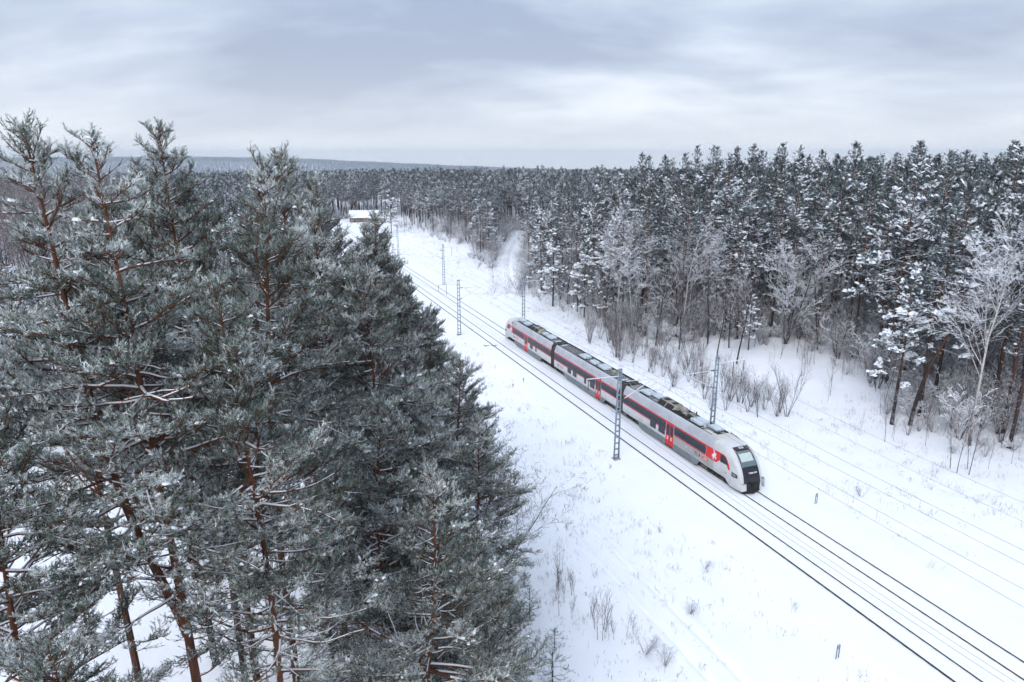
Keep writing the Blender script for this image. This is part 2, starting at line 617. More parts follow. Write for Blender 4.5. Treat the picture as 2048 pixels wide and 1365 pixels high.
NS = [49.0, 48.4, 47.9, 47.45, 47.1, 46.8, 46.5, 46.25, 46.0, 45.8, 45.62, 45.48, 45.36, 45.25, 45.16, 45.08, 45.02, 44.97]
NZT = [4.03, 4.02, 3.99, 3.93, 3.83, 3.69, 3.50, 3.29, 3.03, 2.79, 2.54, 2.31, 2.08, 1.83, 1.58, 1.30, 1.02, 0.80]
NW = [1.43, 1.43, 1.425, 1.42, 1.405, 1.39, 1.37, 1.35, 1.325, 1.30, 1.275, 1.25, 1.225, 1.20, 1.18, 1.16, 1.14, 1.12]
NHH = [0.98, 0.97, 0.93, 0.88, 0.82, 0.75, 0.68, 0.61, 0.54, 0.48, 0.43, 0.39, 0.35, 0.31, 0.28, 0.25, 0.22, 0.20]
NZB = [0.84, 0.84, 0.84, 0.84, 0.80, 0.55, 0.36, 0.33, 0.32, 0.32, 0.32, 0.32, 0.32, 0.32, 0.32, 0.33, 0.35, 0.38]


def nose(s, arr):
    return float(np.interp(-s, [-a for a in NS], arr))


def half_w(s):
    if s < 49.0:
        return nose(s, NW)
    if s > 101.65:
        return nose(150.65 - s, NW)
    return WB


PW, PZ = 0.42, 0.70     # squareness of the nose section


def nose_z(s, y):
    """height of the nose skin at distance s and offset y"""
    w, zt, hh = nose(s, NW), nose(s, NZT), nose(s, NHH)
    c = min(1.0, (abs(y) / w)) ** (1 / PW)
    th = math.acos(c)
    return zt - hh + hh * math.sin(th) ** PZ


def section_main():
    h = [(1.36, 0.84), (WB, 0.92), (WB + 0.005, 1.5), (WB + 0.005, 2.2), (WB, 3.0), (1.405, 3.16), (1.345, 3.40), (1.24, 3.66), (1.12, 3.88), (1.03, 3.99),
         (0.99, 4.0), (0.965, 3.86), (0.5, 3.90), (0.0, 3.91)]
    return h + [(-y, z) for y, z in h[-2::-1]]


def loft(g, rings, mats_fn):
    n = len(rings[0])
    V = np.array([p for r in rings for p in r])
    for i in range(len(rings) - 1):
        F, M = [], []
        for j in range(n - 1):
            F.append([i * n + j, i * n + j + 1, (i + 1) * n + j + 1, (i + 1) * n + j])
            M.append(mats_fn(i, j))
        for m in set(M):
            base = g.n
            g.add(V, [f for f, mm in zip(F, M) if mm == m], m)


def side_poly(g, pts, off=0.004, depth=0.02, mat=0, sides=None):
    """a plate on the side wall, given by (s, z) corners; follows the taper of the nose"""
    n = len(pts)
    for sg in (sides or ON_SIDES[0]):
        A = [[X(s), sg * (half_w(s) + 0.007 + off), z] for s, z in pts]
        B = [[X(s), sg * (half_w(s) + 0.007 + off - depth), z] for s, z in pts]
        g.add(np.array(A + B), [[i, (i + 1) % n, n + (i + 1) % n, n + i] for i in range(n)], mat)
        tri = tessellate_polygon([[Vector((a, b, 0)) for a, b in pts]])
        g.add(np.array(A), tri, mat)


def rect(s0, s1, z0, z1, r=0.06):
    """rounded corner rectangle in (s, z)"""
    return [(s0 + r, z0), (s1 - r, z0), (s1, z0 + r), (s1, z1 - r), (s1 - r, z1), (s0 + r, z1), (s0, z1 - r), (s0, z0 + r)]


ON_SIDES = [(-1, 1)]


def part(name, mat, parent, fn, smooth=False):
    """one part; a part that lies on both side walls becomes two objects"""
    src = fn.__code__.co_names
    if 'side_poly' in src and 'sides' not in str(fn.__code__.co_consts) and ON_SIDES[0] == (-1, 1):
        o = None
        for sg in (1, -1):
            ON_SIDES[0] = (sg,)
            g = Geo()
            fn(g)
            o = g.obj(name, mat, parent, smooth=smooth)
        ON_SIDES[0] = (-1, 1)
        return o
    g = Geo()
    fn(g)
    return g.obj(name, mat, parent, smooth=smooth)


def text_on(name, body, size, loc, rot, mat, parent, align='CENTER', shear=0.0):
    cu = bpy.data.curves.new(name, 'FONT')
    cu.body = body
    cu.size = size
    cu.extrude = 0.002
    cu.shear = shear
    cu.offset = size * 0.022
    cu.align_x = align
    cu.align_y = 'CENTER'
    cu.materials.append(MATS[mat])
    tmp = link(name, cu)
    dg = bpy.context.evaluated_depsgraph_get()
    me = bpy.data.meshes.new_from_object(tmp.evaluated_get(dg))
    bpy.data.objects.remove(tmp)
    bpy.data.curves.remove(cu)
    o = link(name, me, parent)
    o.location = loc
    o.rotation_euler = rot
    return o


def nose_patch(s0, s1, y0, y1, off, mirror_s=None, ns=22, ny=24, taper=0.0):
    """a skin patch on the nose; taper narrows its top"""
    V = []
    for i in range(ns + 1):
        s = s0 + (s1 - s0) * i / ns
        for j in range(ny + 1):
            k = 1 - taper * (i / ns)
            y = (y0 + (y1 - y0) * j / ny) * k
            ds, dy = 0.02, 0.02
            z = nose_z(s, y)
            zs = (nose_z(s + ds, y) - nose_z(s - ds, y)) / (2 * ds)
            zy = (nose_z(s, y + dy) - nose_z(s, y - dy)) / (2 * dy)
            nrm = np.array([zs, -zy, 1.0])     # x runs opposite to s
            nrm /= np.linalg.norm(nrm)
            V.append(np.array([X(s), y, z]) + nrm * off)
    m = ny + 1
    F = [[i * m + j, i * m + j + 1, (i + 1) * m + j + 1, (i + 1) * m + j] for i in range(ns) for j in range(ny)]
    return np.array(V), F


def build_cab(body, mirror):
    """nose of a driving car; mirror=True builds it at the tail"""
    def mv(V):
        V = np.array(V, float)
        if mirror:
            V = V.copy()
            V[:, 0] = 2 * X(75.325) - V[:, 0]
            V[:, 1] = -V[:, 1]
        return V

    K = 18
    rings = []
    fine = [NS[i] + (NS[i + 1] - NS[i]) * k / 3 for i in range(len(NS) - 1) for k in range(3)] + [NS[-1]]
    for s in fine:
        zt, w, hh, zb = nose(s, NZT), nose(s, NW), nose(s, NHH), nose(s, NZB)
        zs = zt - hh
        h = [(w * 0.95, zb), (w, zb + 0.08), (w, zb + 0.5 * (zs - zb)), (w, zs)]
        for k in range(1, K + 1):
            th = math.pi / 2 * k / K
            h.append((w * math.cos(th) ** PW if k < K else 0.0, zs + hh * math.sin(th) ** PZ))
        rings.append([[X(s), -y, z] for y, z in h] + [[X(s), y, z] for y, z in h[-2::-1]])
    n = len(rings[0])

    def mf(i, j):
        return 0
    g = Geo()
    loft(g, [mv(r) for r in rings], mf)
    # front closure
    last = mv(rings[-1])
    c = last.mean(axis=0)
    g.add(np.vstack([last, c]), [[j, (j + 1) % n, n] for j in range(n)], 0)
    # closing the step from the full section
    cab = g.obj('cab', ['body_white'], train, smooth=True)
    f = 1.0

    def patch(name, mat, s0, s1, y0, y1, off, taper=0.0):
        V, F = nose_patch(s0, s1, y0, y1, off, taper=taper)
        q = Geo()
        q.add(mv(V), F)
        return q.obj(name, mat, cab, smooth=True)
    patch('front_mask', 'mask_black', 45.03, 47.12, -0.92, 0.92, 0.024, 0.08)
    patch('windscreen', 'glass_screen', 45.58, 46.62, -0.84, 0.84, 0.034, 0.05)
    patch('sky_reflection', 'reflection_pale', 45.86, 46.42, -0.72, 0.66, 0.040, 0.04)  # sky reflection painted as a pale patch over the glass
    patch('destination_display', 'glass_frame', 46.66, 46.80, -0.55, 0.55, 0.034)
    patch('roof_light', 'panel_grey', 46.84, 47.06, -0.28, 0.28, 0.034)
    for sg in (-1, 1):
        y = sg * 0.78
        patch('tail_light', 'tail_lamp' if not mirror else 'red_paint', 46.66, 46.78, y - 0.055, y + 0.055, 0.040)
        # wipers
        q = Geo()
        A = [X(45.50), sg * 0.25, nose_z(45.50, 0.25) + 0.05]
        B = [X(45.62), sg * 0.75, nose_z(45.62, 0.75) + 0.04]
        prisms(q, mv([A]), mv([B]), 0.018, 0.012, 4)
        q.obj('wiper', 'rubber_black', cab)
    # headlights in the flanks
    for sg in (-1, 1):
        def hl(q, o=0.0, gr=1.0):
            P = [(46.28, 1.42), (46.02, 1.40), (45.55, 1.47), (45.62, 1.80), (46.30, 1.86)]
            V = [[X(s), sg * (half_w(s) + 0.010 + o), z] for s, z in P]
            cc = np.mean(V, axis=0)
            V = [cc + (np.array(v) - cc) * gr for v in V]
            V2 = [[v[0], v[1] - sg * 0.05, v[2]] for v in V]
            q.add(mv(V + V2), [[0, 1, 2, 3], [0, 3, 4, 4]][:1] + [[i, (i + 1) % 5, 5 + (i + 1) % 5, 5 + i] for i in range(5)])
            q.add(mv(V), [[0, 3, 4]])
        part('headlight', 'glass_frame', cab, lambda q: hl(q))
        part('headlight_lens', 'lamp_glass', cab, lambda q: hl(q, 0.006, 0.6))
        # mirror camera fin and nose seam
        part('nose_seam', 'panel_grey', cab, lambda q: side_box(q, 46.34, 46.37, 0.5, 1.95, sg, mv))
        part('cab_seam', 'glass_frame', cab, lambda q: side_box(q, 48.88, 48.905, 0.9, 3.02, sg, mv))
    # coupler bay: black recess with gear, fairing door standing open
    def bay(q):
        V = []
        for z, w_ in ((0.36, 0.62), (1.12, 0.68)):
            s = 44.97 if z < 0.9 else 45.03
            V += [[X(s) + 0.035, -w_, z], [X(s) + 0.035, w_ + 0.2, z]]
        q.add(mv(V), [[0, 1, 3, 2]])
    part('coupler_bay', 'rubber_black', cab, bay)

    def coupler(q):
        cbox(q, X(45.0), X(44.68), -0.16, 0.16, 0.86, 1.12, 0.04)
        cbox(q, X(44.70), X(44.55), -0.22, 0.22, 0.80, 1.16, 0.05)
        q.v = [mv(v) for v in q.v]
    part('coupler', 'bogie_black', cab, coupler)

    def hose(q):
        for y in (0.42,):
            tube(q, mv([[X(44.95), y, 0.95], [X(44.80), y, 0.85], [X(44.82), y + 0.03, 0.62], [X(44.93), y + 0.02, 0.55]]), 0.03, 5)
    part('brake_hose', 'rubber_black', cab, hose)

    def plow(q):
        V = [[X(45.1), -1.05, 0.14], [X(44.72), 0, 0.14], [X(45.1), 1.05, 0.14], [X(45.2), -1.05, 0.40], [X(44.86), 0, 0.42], [X(45.2), 1.05, 0.40]]
        q.add(mv(V), [[0, 1, 4, 3], [1, 2, 5, 4]])
    part('snow_plough', 'bogie_black', cab, plow)
    if not mirror:
        def ear(q):
            box(q, X(45.02), X(44.72), 1.13, 1.19, 0.62, 1.36)
            box(q, X(45.0), X(44.85), 1.09, 1.13, 0.70, 1.28)
        part('open_fairing_door', 'body_silver', cab, ear)
        part('door_hinge', 'unit_cream', cab, lambda q: cbox(q, X(45.08), X(44.84), 1.02, 1.24, 1.36, 1.48, 0.03))
        part('fairing_stain', 'unit_cream', cab, lambda q: box(q, X(45.32), X(44.955), -1.19, -0.72, 1.095, 1.12))
    return cab, mv


def side_box(q, s0, s1, z0, z1, sg, mv):
    V = []
    for s in (s0, s1):
        w = half_w(s) + 0.009
        V += [[X(s), sg * w, z0], [X(s), sg * w, z1], [X(s), sg * (w - 0.03), z0], [X(s), sg * (w - 0.03), z1]]
    q.add(mv(np.array(V)), [[0, 1, 5, 4], [0, 2, 3, 1], [4, 5, 7, 6]])


def car(s0, s1, name='carriage'):
    sec = section_main()
    st = [s0] + [s for s in np.arange(math.ceil(s0 / 3) * 3, s1, 3.0) if s0 + 0.3 < s < s1 - 0.3] + [s1]
    rings = [[[X(s), y, z] for y, z in [(-a, b) for a, b in sec]] for s in st]
    g = Geo()

    def mf(i, j):
        jj = min(j, len(sec) - 2 - j)
        return 2 if jj >= 10 else (1 if jj >= 4 else 0)
    loft(g, rings, mf)
    n = len(sec)
    for r in (rings[0], rings[-1]):
        r = np.array(r)
        g.add(np.vstack([r, [r[0][0], 0, 2.2]]), [[j, (j + 1) % n, n] for j in range(n)], 2)
    o = g.obj(name, ['body_white', 'body_silver', 'roof_grey'], train, smooth=False)
    return o


car_front = car(48.9, 65.9)
car_mid = car(66.75, 85.15)
car_rear = car(86.05, 101.75)


def windows(parent, a, b, lows, door, extra_red=True):
    """window band between a and b, interrupted by a door; lows are windows that reach down"""
    z0, z1 = 1.98, 2.86
    spans = [(a, door[0] - 0.06), (door[1] + 0.06, b)] if door else [(a, b)]
    for sa, sb in spans:
        if sb - sa < 0.4:
            continue
        part('window_band', 'glass_frame', parent, lambda q: side_poly(q, rect(sa, sb, z0, z1, 0.08), 0.004))
        k = max(1, round((sb - sa) / 1.33))
        for i in range(k):
            p0, p1 = sa + (sb - sa) * i / k + 0.035, sa + (sb - sa) * (i + 1) / k - 0.035
            part('window_pane', 'glass_dark', parent, lambda q: side_poly(q, rect(p0, p1, z0 + 0.05, z1 - 0.04, 0.06), 0.010))
            if i % 3 == 1:     # top-hung vent frame
                part('vent_frame', 'glass_frame', parent, lambda q: side_poly(q, rect(p0 + 0.12, p1 - 0.12, z1 - 0.36, z1 - 0.33, 0.01), 0.016))
    for la, lb, lz in lows:
        part('low_window', 'glass_frame', parent, lambda q: side_poly(q, rect(la, lb, lz, z0 + 0.1, 0.06), 0.006))
        part('low_window_pane', 'glass_dark', parent, lambda q: side_poly(q, rect(la + 0.05, lb - 0.05, lz + 0.05, z0 + 0.02, 0.05), 0.012))
    # stripes
    part('upper_stripe', 'red_paint', parent, lambda q: side_poly(q, [(a - 0.02, 2.875), (b + 0.02, 2.875), (b + 0.02, 3.02), (a - 0.02, 3.02)], 0.003))
    cuts = sorted([(la, lb) for la, lb, lz in lows] + ([(door[0] - 0.02, door[1] + 0.02)] if door else []))
    pos = a
    for ca, cb in cuts + [(b, b)]:
        if ca - pos > 0.1:
            q0, q1 = pos, ca
            part('lower_stripe', 'red_paint', parent, lambda q: side_poly(q, [(q0, 1.86), (q1, 1.86), (q1, 1.965), (q0, 1.965)], 0.003))
        pos = cb


def door(parent, a, b):
    part('door', 'red_paint', parent, lambda q: side_poly(q, rect(a, b, 0.44, 2.90, 0.03), 0.012))
    m = (a + b) / 2
    for d0, d1 in ((a + 0.09, m - 0.06), (m + 0.06, b - 0.09)):
        part('door_window', 'glass_dark', parent, lambda q: side_poly(q, rect(d0, d1, 1.55, 2.72, 0.06), 0.018))
        for k, (zz, w) in enumerate(((1.36, 0.30), (1.22, 0.20), (1.10, 0.26))):
            part('door_notice', 'letter_white', parent, lambda q: side_poly(q, rect((d0 + d1) / 2 - w / 2, (d0 + d1) / 2 + w / 2, zz - 0.04, zz + 0.04, 0.01), 0.017, sides=(-1,)))
    part('door_seam', 'glass_frame', parent, lambda q: side_poly(q, [(m - 0.012, 0.46), (m + 0.012, 0.46), (m + 0.012, 2.88), (m - 0.012, 2.88)], 0.016))
    part('door_step', 'rubber_black', parent, lambda q: side_poly(q, rect(a - 0.02, b + 0.02, 0.36, 0.43, 0.01), 0.05, 0.08))


def skirt(parent, a, b):
    part('side_skirt', 'skirt_grey', parent, lambda q: side_poly(q, [(a, 0.94), (a + 0.35, 0.36), (a + 0.8, 0.27), (b - 0.8, 0.27), (b - 0.35, 0.36), (b, 0.94)], 0.008, 0.12))
    n = int((b - a) / 1.5)
    for i in range(1, n):
        s = a + (b - a) * i / n
        part('skirt_seam', 'rubber_black', parent, lambda q: side_poly(q, [(s - 0.01, 0.3), (s + 0.01, 0.3), (s + 0.01, 0.9), (s - 0.01, 0.9)], 0.012))
    part('underframe', 'bogie_black', parent, lambda q: box(q, X(b) + 0.5, X(a) - 0.5, -1.25, 1.25, 0.35, 0.9))


def logo(parent, s_ltg, s_link, z, k=1.0, sides=(-1,)):
    h, w = 0.17 * k, 0.46 * k
    part('logo_plate', 'letter_dark', parent, lambda q: side_poly(q, [(s_ltg + w, z - h), (s_ltg + w, z + h), (s_ltg - w * 0.55, z + h), (s_ltg - w * 0.98, z), (s_ltg - w * 0.55, z - h)], 0.006, sides=sides))
    part('logo_plate', 'red_paint', parent, lambda q: side_poly(q, [(s_link + w * 1.02, z), (s_link + w * 0.6, z + h), (s_link - w * 1.1, z + h), (s_link - w * 1.1, z - h), (s_link + w * 0.6, z - h)], 0.006, sides=sides))
    for sg in sides:
        y = sg * (WB + 0.007 + 0.009)
        rot = (R(90), 0, 0 if sg < 0 else math.pi)
        text_on('lettering', 'LTG', 0.30 * k, (X(s_ltg + 0.07 * k), y, z), rot, 'letter_white', parent)
        text_on('lettering', 'LINK', 0.28 * k, (X(s_link - 0.10 * k), y, z), rot, 'letter_white', parent)


def knight(parent, s, z, k, sides=(-1,)):
    """white mounted knight emblem, built from flat pieces"""
    P = [
        [(-.36, -.05), (-.30, .10), (-.10, .13), (.12, .12), (.26, .02), (.30, -.16), (.16, -.22), (-.12, -.18), (-.30, -.20)],      # horse trunk
        [(.12, .10), (.22, .27), (.34, .33), (.44, .22), (.38, .14), (.31, .16), (.27, .00)],                                     # neck and head
        [(-.34, .02), (-.46, .02), (-.50, -.22), (-.44, -.34), (-.40, -.14), (-.30, -.08)],                                       # tail
        [(-.30, -.15), (-.14, -.17), (-.20, -.34), (-.28, -.48), (-.36, -.50), (-.30, -.34)],                                     # hind leg
        [(-.16, -.16), (-.04, -.18), (-.02, -.34), (-.08, -.52), (-.15, -.52), (-.11, -.34)],
        [(.12, -.16), (.26, -.14), (.40, -.24), (.36, -.40), (.30, -.38), (.32, -.26), (.18, -.24)],                              # fore legs
        [(.22, -.06), (.30, -.10), (.46, -.06), (.48, -.20), (.43, -.20), (.40, -.12), (.28, -.16)],
        [(-.12, .10), (.06, .10), (.10, .32), (.02, .40), (-.10, .38), (-.16, .26)],                                              # rider
        [(-.06, .39), (.06, .39), (.08, .50), (.00, .56), (-.07, .50)],                                                           # helmet
        [(-.12, .36), (-.26, .46), (-.30, .60), (-.25, .60), (-.20, .48), (-.08, .40)],                                           # raised arm
        [(-.28, .56), (-.10, .66), (.04, .66), (-.02, .61), (-.12, .61), (-.24, .53)],                                            # sword
        [(.06, .32), (.20, .30), (.22, .16), (.14, .06), (.06, .14)],                                                             # shield
    ]
    def fn(q):
        for i, pl in enumerate(P):
            side_poly(q, [(s - a * k * 0.78, z + b * k) for a, b in pl], 0.009 + 0.0004 * i, 0.012, sides=sides)
    part('knight_emblem', 'letter_white', parent, fn)


# ---- front car
FD = (55.48, 56.86)
windows(car_front, 50.10, 65.80, [(58.78, 59.92, 1.27), (57.05, 58.28, 1.27)], FD)
door(car_front, *FD)
skirt(car_front, 51.0, 62.4)
part('lower_panel', 'panel_grey', car_front, lambda q: side_poly(q, [(48.95, 0.96), (55.42, 0.96), (55.42, 1.85), (48.95, 1.85)], 0.001))
part('cab_red_panel', 'red_paint', car_front, lambda q: side_poly(q, [(50.06, 1.86), (50.06, 3.02), (48.9, 3.02), (48.9, 1.86)], 0.0035))
part('cab_red_panel', 'red_paint', car_front, lambda q: side_poly(q, [(48.87, 1.86), (48.87, 3.02), (47.55, 3.08), (47.2, 2.98), (46.95, 2.72), (46.72, 2.35), (46.55, 1.86)], 0.0035))
part('cab_side_window', 'glass_frame', car_front, lambda q: side_poly(q, [(47.9, 2.18), (47.92, 2.92), (47.86, 2.98), (47.45, 3.0), (47.28, 2.92), (47.05, 2.66), (46.82, 2.22)], 0.010))
part('cab_side_pane', 'glass_dark', car_front, lambda q: side_poly(q, [(47.84, 2.30), (47.84, 2.88), (47.52, 2.9), (47.5, 2.30)], 0.016))
logo(car_front, 51.30, 50.22, 1.50)
knight(car_front, 48.80, 2.44, 0.92)
cab_f, _ = build_cab(car_front, False)
for s in (53.2, 52.45):
    part('vent_grille', 'body_silver', car_front, lambda q: side_poly(q, rect(s - 0.12, s + 0.12, 1.35, 1.62, 0.02), 0.006))
text_on('fleet_number', '730ML-004', 0.20, (X(45.24) + 0.03, 0.12, 1.98), (R(66), 0, R(90)), 'letter_white', cab_f)
text_on('lettering', 'Pasvalys', 0.13, (X(47.1), -(half_w(47.1) + 0.012), 1.42), (R(90), 0, R(-1.5)), 'red_paint', cab_f)
# ---- middle car
MD = (71.25, 72.60)
windows(car_mid, 66.85, 85.05, [(79.58, 80.70, 1.27), (77.92, 79.08, 1.27), (75.16, 75.75, 1.27), (72.86, 74.12, 1.27)], MD)
door(car_mid, *MD)
skirt(car_mid, 70.0, 81.9)
logo(car_mid, 83.65, 82.6, 1.45, 0.85)
# ---- rear car
RD = (94.96, 96.24)
windows(car_rear, 86.15, 101.30, [(92.9, 94.0, 1.27), (91.4, 91.9, 1.27)], RD)
door(car_rear, *RD)
skirt(car_rear, 89.5, 100.6)
part('cab_red_panel', 'red_paint', car_rear, lambda q: side_poly(q, [(101.34, 1.86), (101.34, 3.02), (103.1, 3.08), (103.45, 2.98), (103.7, 2.72), (104.0, 2.35), (104.1, 1.86)], 0.0035))
part('cab_side_window', 'glass_frame', car_rear, lambda q: side_poly(q, [(102.75, 2.18), (102.73, 2.92), (103.2, 3.0), (103.37, 2.92), (103.6, 2.66), (103.83, 2.22)], 0.010))
logo(car_rear, 100.6, 99.55, 1.45, 0.85)
knight(car_rear, 101.95, 2.44, 0.9)
cab_r, mvr = build_cab(car_rear, True)


# ---- gangways
def bellows(a, b):
    prof = [(1.30, 0.75), (1.34, 1.0), (1.34, 2.9), (1.22, 3.5), (0.95, 3.86), (0, 3.92)]
    prof = prof + [(-y, z) for y, z in prof[-2::-1]]
    n = len(prof)
    g = Geo()
    rings = []
    m = 13
    for i in range(m):
        s = a + (b - a) * i / (m - 1)
        k = 1.0 if i % 2 == 0 else 0.955
        rings.append([[X(s), y * k, 2.2 + (z - 2.2) * k] for y, z in prof])
    V = np.array([p for r in rings for p in r])
    F = [[i * n + j, i * n + j + 1, (i + 1) * n + j + 1, (i + 1) * n + j] for i in range(m - 1) for j in range(n - 1)]
    g.add(V, F)
    return g.obj('gangway_bellows', 'bellows_brown', train)


for a, b in ((65.9, 66.75), (85.15, 86.05)):
    gb = bellows(a, b)
    for s in (a - 0.04, b + 0.04):
        def frame(q):
            pr = [(1.44, 0.8), (1.445, 3.0), (1.36, 3.44), (1.14, 3.92), (0.95, 4.06), (-0.95, 4.06), (-1.14, 3.92), (-1.36, 3.44), (-1.445, 3.0), (-1.44, 0.8)]
            A = [[X(s - 0.045), y, z] for y, z in pr] + [[X(s + 0.045), y, z] for y, z in pr]
            B = [[X(s - 0.045), y * 0.94, 2.2 + (z - 2.2) * 0.94] for y, z in pr] + [[X(s + 0.045), y * 0.94, 2.2 + (z - 2.2) * 0.94] for y, z in pr]
            n = len(pr)
            F = [[i, i + 1, n + i + 1, n + i] for i in range(n - 1)]
            q.add(A, F)
            q.add(A[:n] + B[:n], [[i, i + 1, n + i + 1, n + i] for i in range(n - 1)])
            q.add(A[n:] + B[n:], [[i, i + 1, n + i + 1, n + i] for i in range(n - 1)])
        part('gangway_frame', 'rubber_black', gb, frame)


# ---- bogies
def wheel_mesh():
    g = Geo()
    a = np.arange(18) * 2 * math.pi / 18
    rr = [(0.0, 0.07), (0.12, 0.07), (0.30, 0.03), (0.40, 0.045), (0.42, 0.05), (0.42, -0.05), (0.46, -0.055), (0.46, -0.085), (0.10, -0.06), (0.0, -0.06)]
    V = np.array([[r * math.cos(t), y, r * math.sin(t)] for r, y in rr for t in a])
    F = [[i * 18 + j, i * 18 + (j + 1) % 18, (i + 1) * 18 + (j + 1) % 18, (i + 1) * 18 + j] for i in range(len(rr) - 1) for j in range(18)]
    g.add(V, F)
    return g.mesh('wheel', ['wheel_steel'])


WHEEL = wheel_mesh()


def bogie(s):
    def fr(q):
        for sg in (-1, 1):
            cbox(q, X(s) - 1.75, X(s) + 1.75, sg * 1.02 - 0.09, sg * 1.02 + 0.09, 0.50, 0.74, 0.04)
            for dx in (-1.25, 1.25):
                cbox(q, X(s) + dx - 0.2, X(s) + dx + 0.2, sg * 1.06 - 0.13, sg * 1.06 + 0.13, 0.32, 0.64, 0.05)
            tube(q, [[X(s) - 0.3, sg * 1.1, 0.45], [X(s) - 0.3, sg * 1.1, 0.84]], 0.16, 8)
            tube(q, [[X(s) + 0.3, sg * 1.1, 0.45], [X(s) + 0.3, sg * 1.1, 0.84]], 0.16, 8)
        box(q, X(s) - 0.35, X(s) + 0.35, -1.0, 1.0, 0.45, 0.8)
        for dx in (-1.25, 1.25):
            tube(q, [[X(s) + dx, -0.9, 0.58], [X(s) + dx, 0.9, 0.58]], 0.08, 8)
    o = part('bogie', 'bogie_black', train, fr)
    for dx in (-1.25, 1.25):
        for sg in (-1, 1):
            wh = link('wheel', WHEEL, o)
            wh.location = (X(s) + dx, sg * 0.80, 0.15 + 0.42)
            if sg > 0:
                wh.rotation_euler = (0, 0, math.pi)
    return o


for s in (48.6, 64.0, 68.6, 83.4, 87.9, 102.0):
    bogie(s)
part('underframe', 'bogie_black', car_front, lambda q: box(q, X(65.7), X(46.9), -1.2, 1.2, 0.70, 0.838))
part('underframe', 'bogie_black', car_mid, lambda q: box(q, X(85.0), X(66.9), -1.2, 1.2, 0.70, 0.838))
part('underframe', 'bogie_black', car_rear, lambda q: box(q, X(103.8), X(86.2), -1.2, 1.2, 0.70, 0.838))


# ---- roofs
def roof_rail(parent, a, b):
    for sg in (-1, 1):
        part('roof_gutter', 'roof_soot', parent, lambda q: box(q, X(b) + 0.05, X(a) - 0.05, sg * 0.93 - 0.045, sg * 0.93 + 0.045, 3.86, 4.03))
    for s in np.arange(a + 0.8, b - 0.3, 1.15):
        part('roof_seam', 'roof_soot', parent, lambda q: box(q, X(s) - 0.015, X(s) + 0.015, -0.86, 0.86, 3.875, 3.935))


def ac_unit(parent, s, L, y0=-0.62, y1=0.62, h=0.36, holes=3):
    o = part('roof_unit', 'unit_blue', parent, lambda q: cbox(q, X(s) - L / 2, X(s) + L / 2, y0, y1, 3.93, 3.93 + h, 0.10))
    part('unit_base', 'roof_soot', parent, lambda q: cbox(q, X(s) - L / 2 - 0.08, X(s) + L / 2 + 0.08, y0 - 0.1, y1 + 0.1, 3.88, 3.97, 0.02))
    for i in range(holes):
        def hole(q):
            yy = y0 + 0.28 + (y1 - y0 - 0.56) * i / max(1, holes - 1)
            a = np.arange(10) * 2 * math.pi / 10
            V = [[X(s) - L / 2 + 0.22 + 0.07 * math.cos(t), yy + 0.13 * math.sin(t), 3.93 + h + 0.006] for t in a]
            q.add(V + [[X(s) - L / 2 + 0.22, yy, 3.93 + h + 0.006]], [[j, (j + 1) % 10, 10] for j in range(10)])
        part('unit_vent', 'roof_soot', parent, hole)


def tanks(parent, s, L, ys, r=0.17, z=4.1):
    for y in ys:
        part('air_tank', 'unit_blue', parent, lambda q: tube(q, [[X(s) - L / 2 - 0.07, y, z], [X(s) - L / 2, y, z], [X(s) + L / 2, y, z], [X(s) + L / 2 + 0.07, y, z]], [r * 0.55, r, r, r * 0.55], 12))
    part('tank_cradle', 'roof_soot', parent, lambda q: box(q, X(s) - L / 2, X(s) + L / 2, min(ys) - 0.1, max(ys) + 0.1, 3.88, 3.97))


def cooler(parent, s, flip=1):
    """engine cooler with two sloping radiators facing the near side and fans on top"""
    def body(q):
        V = []
        for xx in (X(s) - 1.45, X(s) + 1.45):
            V += [[xx, -0.84, 3.90], [xx, -0.36, 4.42], [xx, 0.55, 4.46], [xx, 0.80, 3.90]]
        q.add(V, [[0, 1, 5, 4], [1, 2, 6, 5], [2, 3, 7, 6], [3, 2, 1, 0], [4, 5, 6, 7]])
    part('cooler_housing', 'unit_cream', parent, body)
    for dx in (-0.72, 0.72):
        def rad(q):
            V = [[X(s) + dx - 0.62, -0.815, 3.96], [X(s) + dx + 0.62, -0.815, 3.96], [X(s) + dx + 0.62, -0.425, 4.382], [X(s) + dx - 0.62, -0.425, 4.382]]
            V = [[a, b - 0.012, c + 0.012] for a, b, c in V]
            q.add(V, [[0, 1, 2, 3]])
        part('radiator', 'roof_soot', parent, rad)

        def fan(q):
            a = np.arange(16) * 2 * math.pi / 16
            for r0, r1, zz in ((0.0, 0.30, 4.455), (0.34, 0.40, 4.475)):
                V = [[X(s) + dx + r0 * math.cos(t), 0.10 + r0 * math.sin(t), zz] for t in a] + [[X(s) + dx + r1 * math.cos(t), 0.10 + r1 * math.sin(t), zz] for t in a]
                q.add(V, [[j, (j + 1) % 16, 16 + (j + 1) % 16, 16 + j] for j in range(16)])
        part('cooler_fan', 'roof_soot', parent, fan)


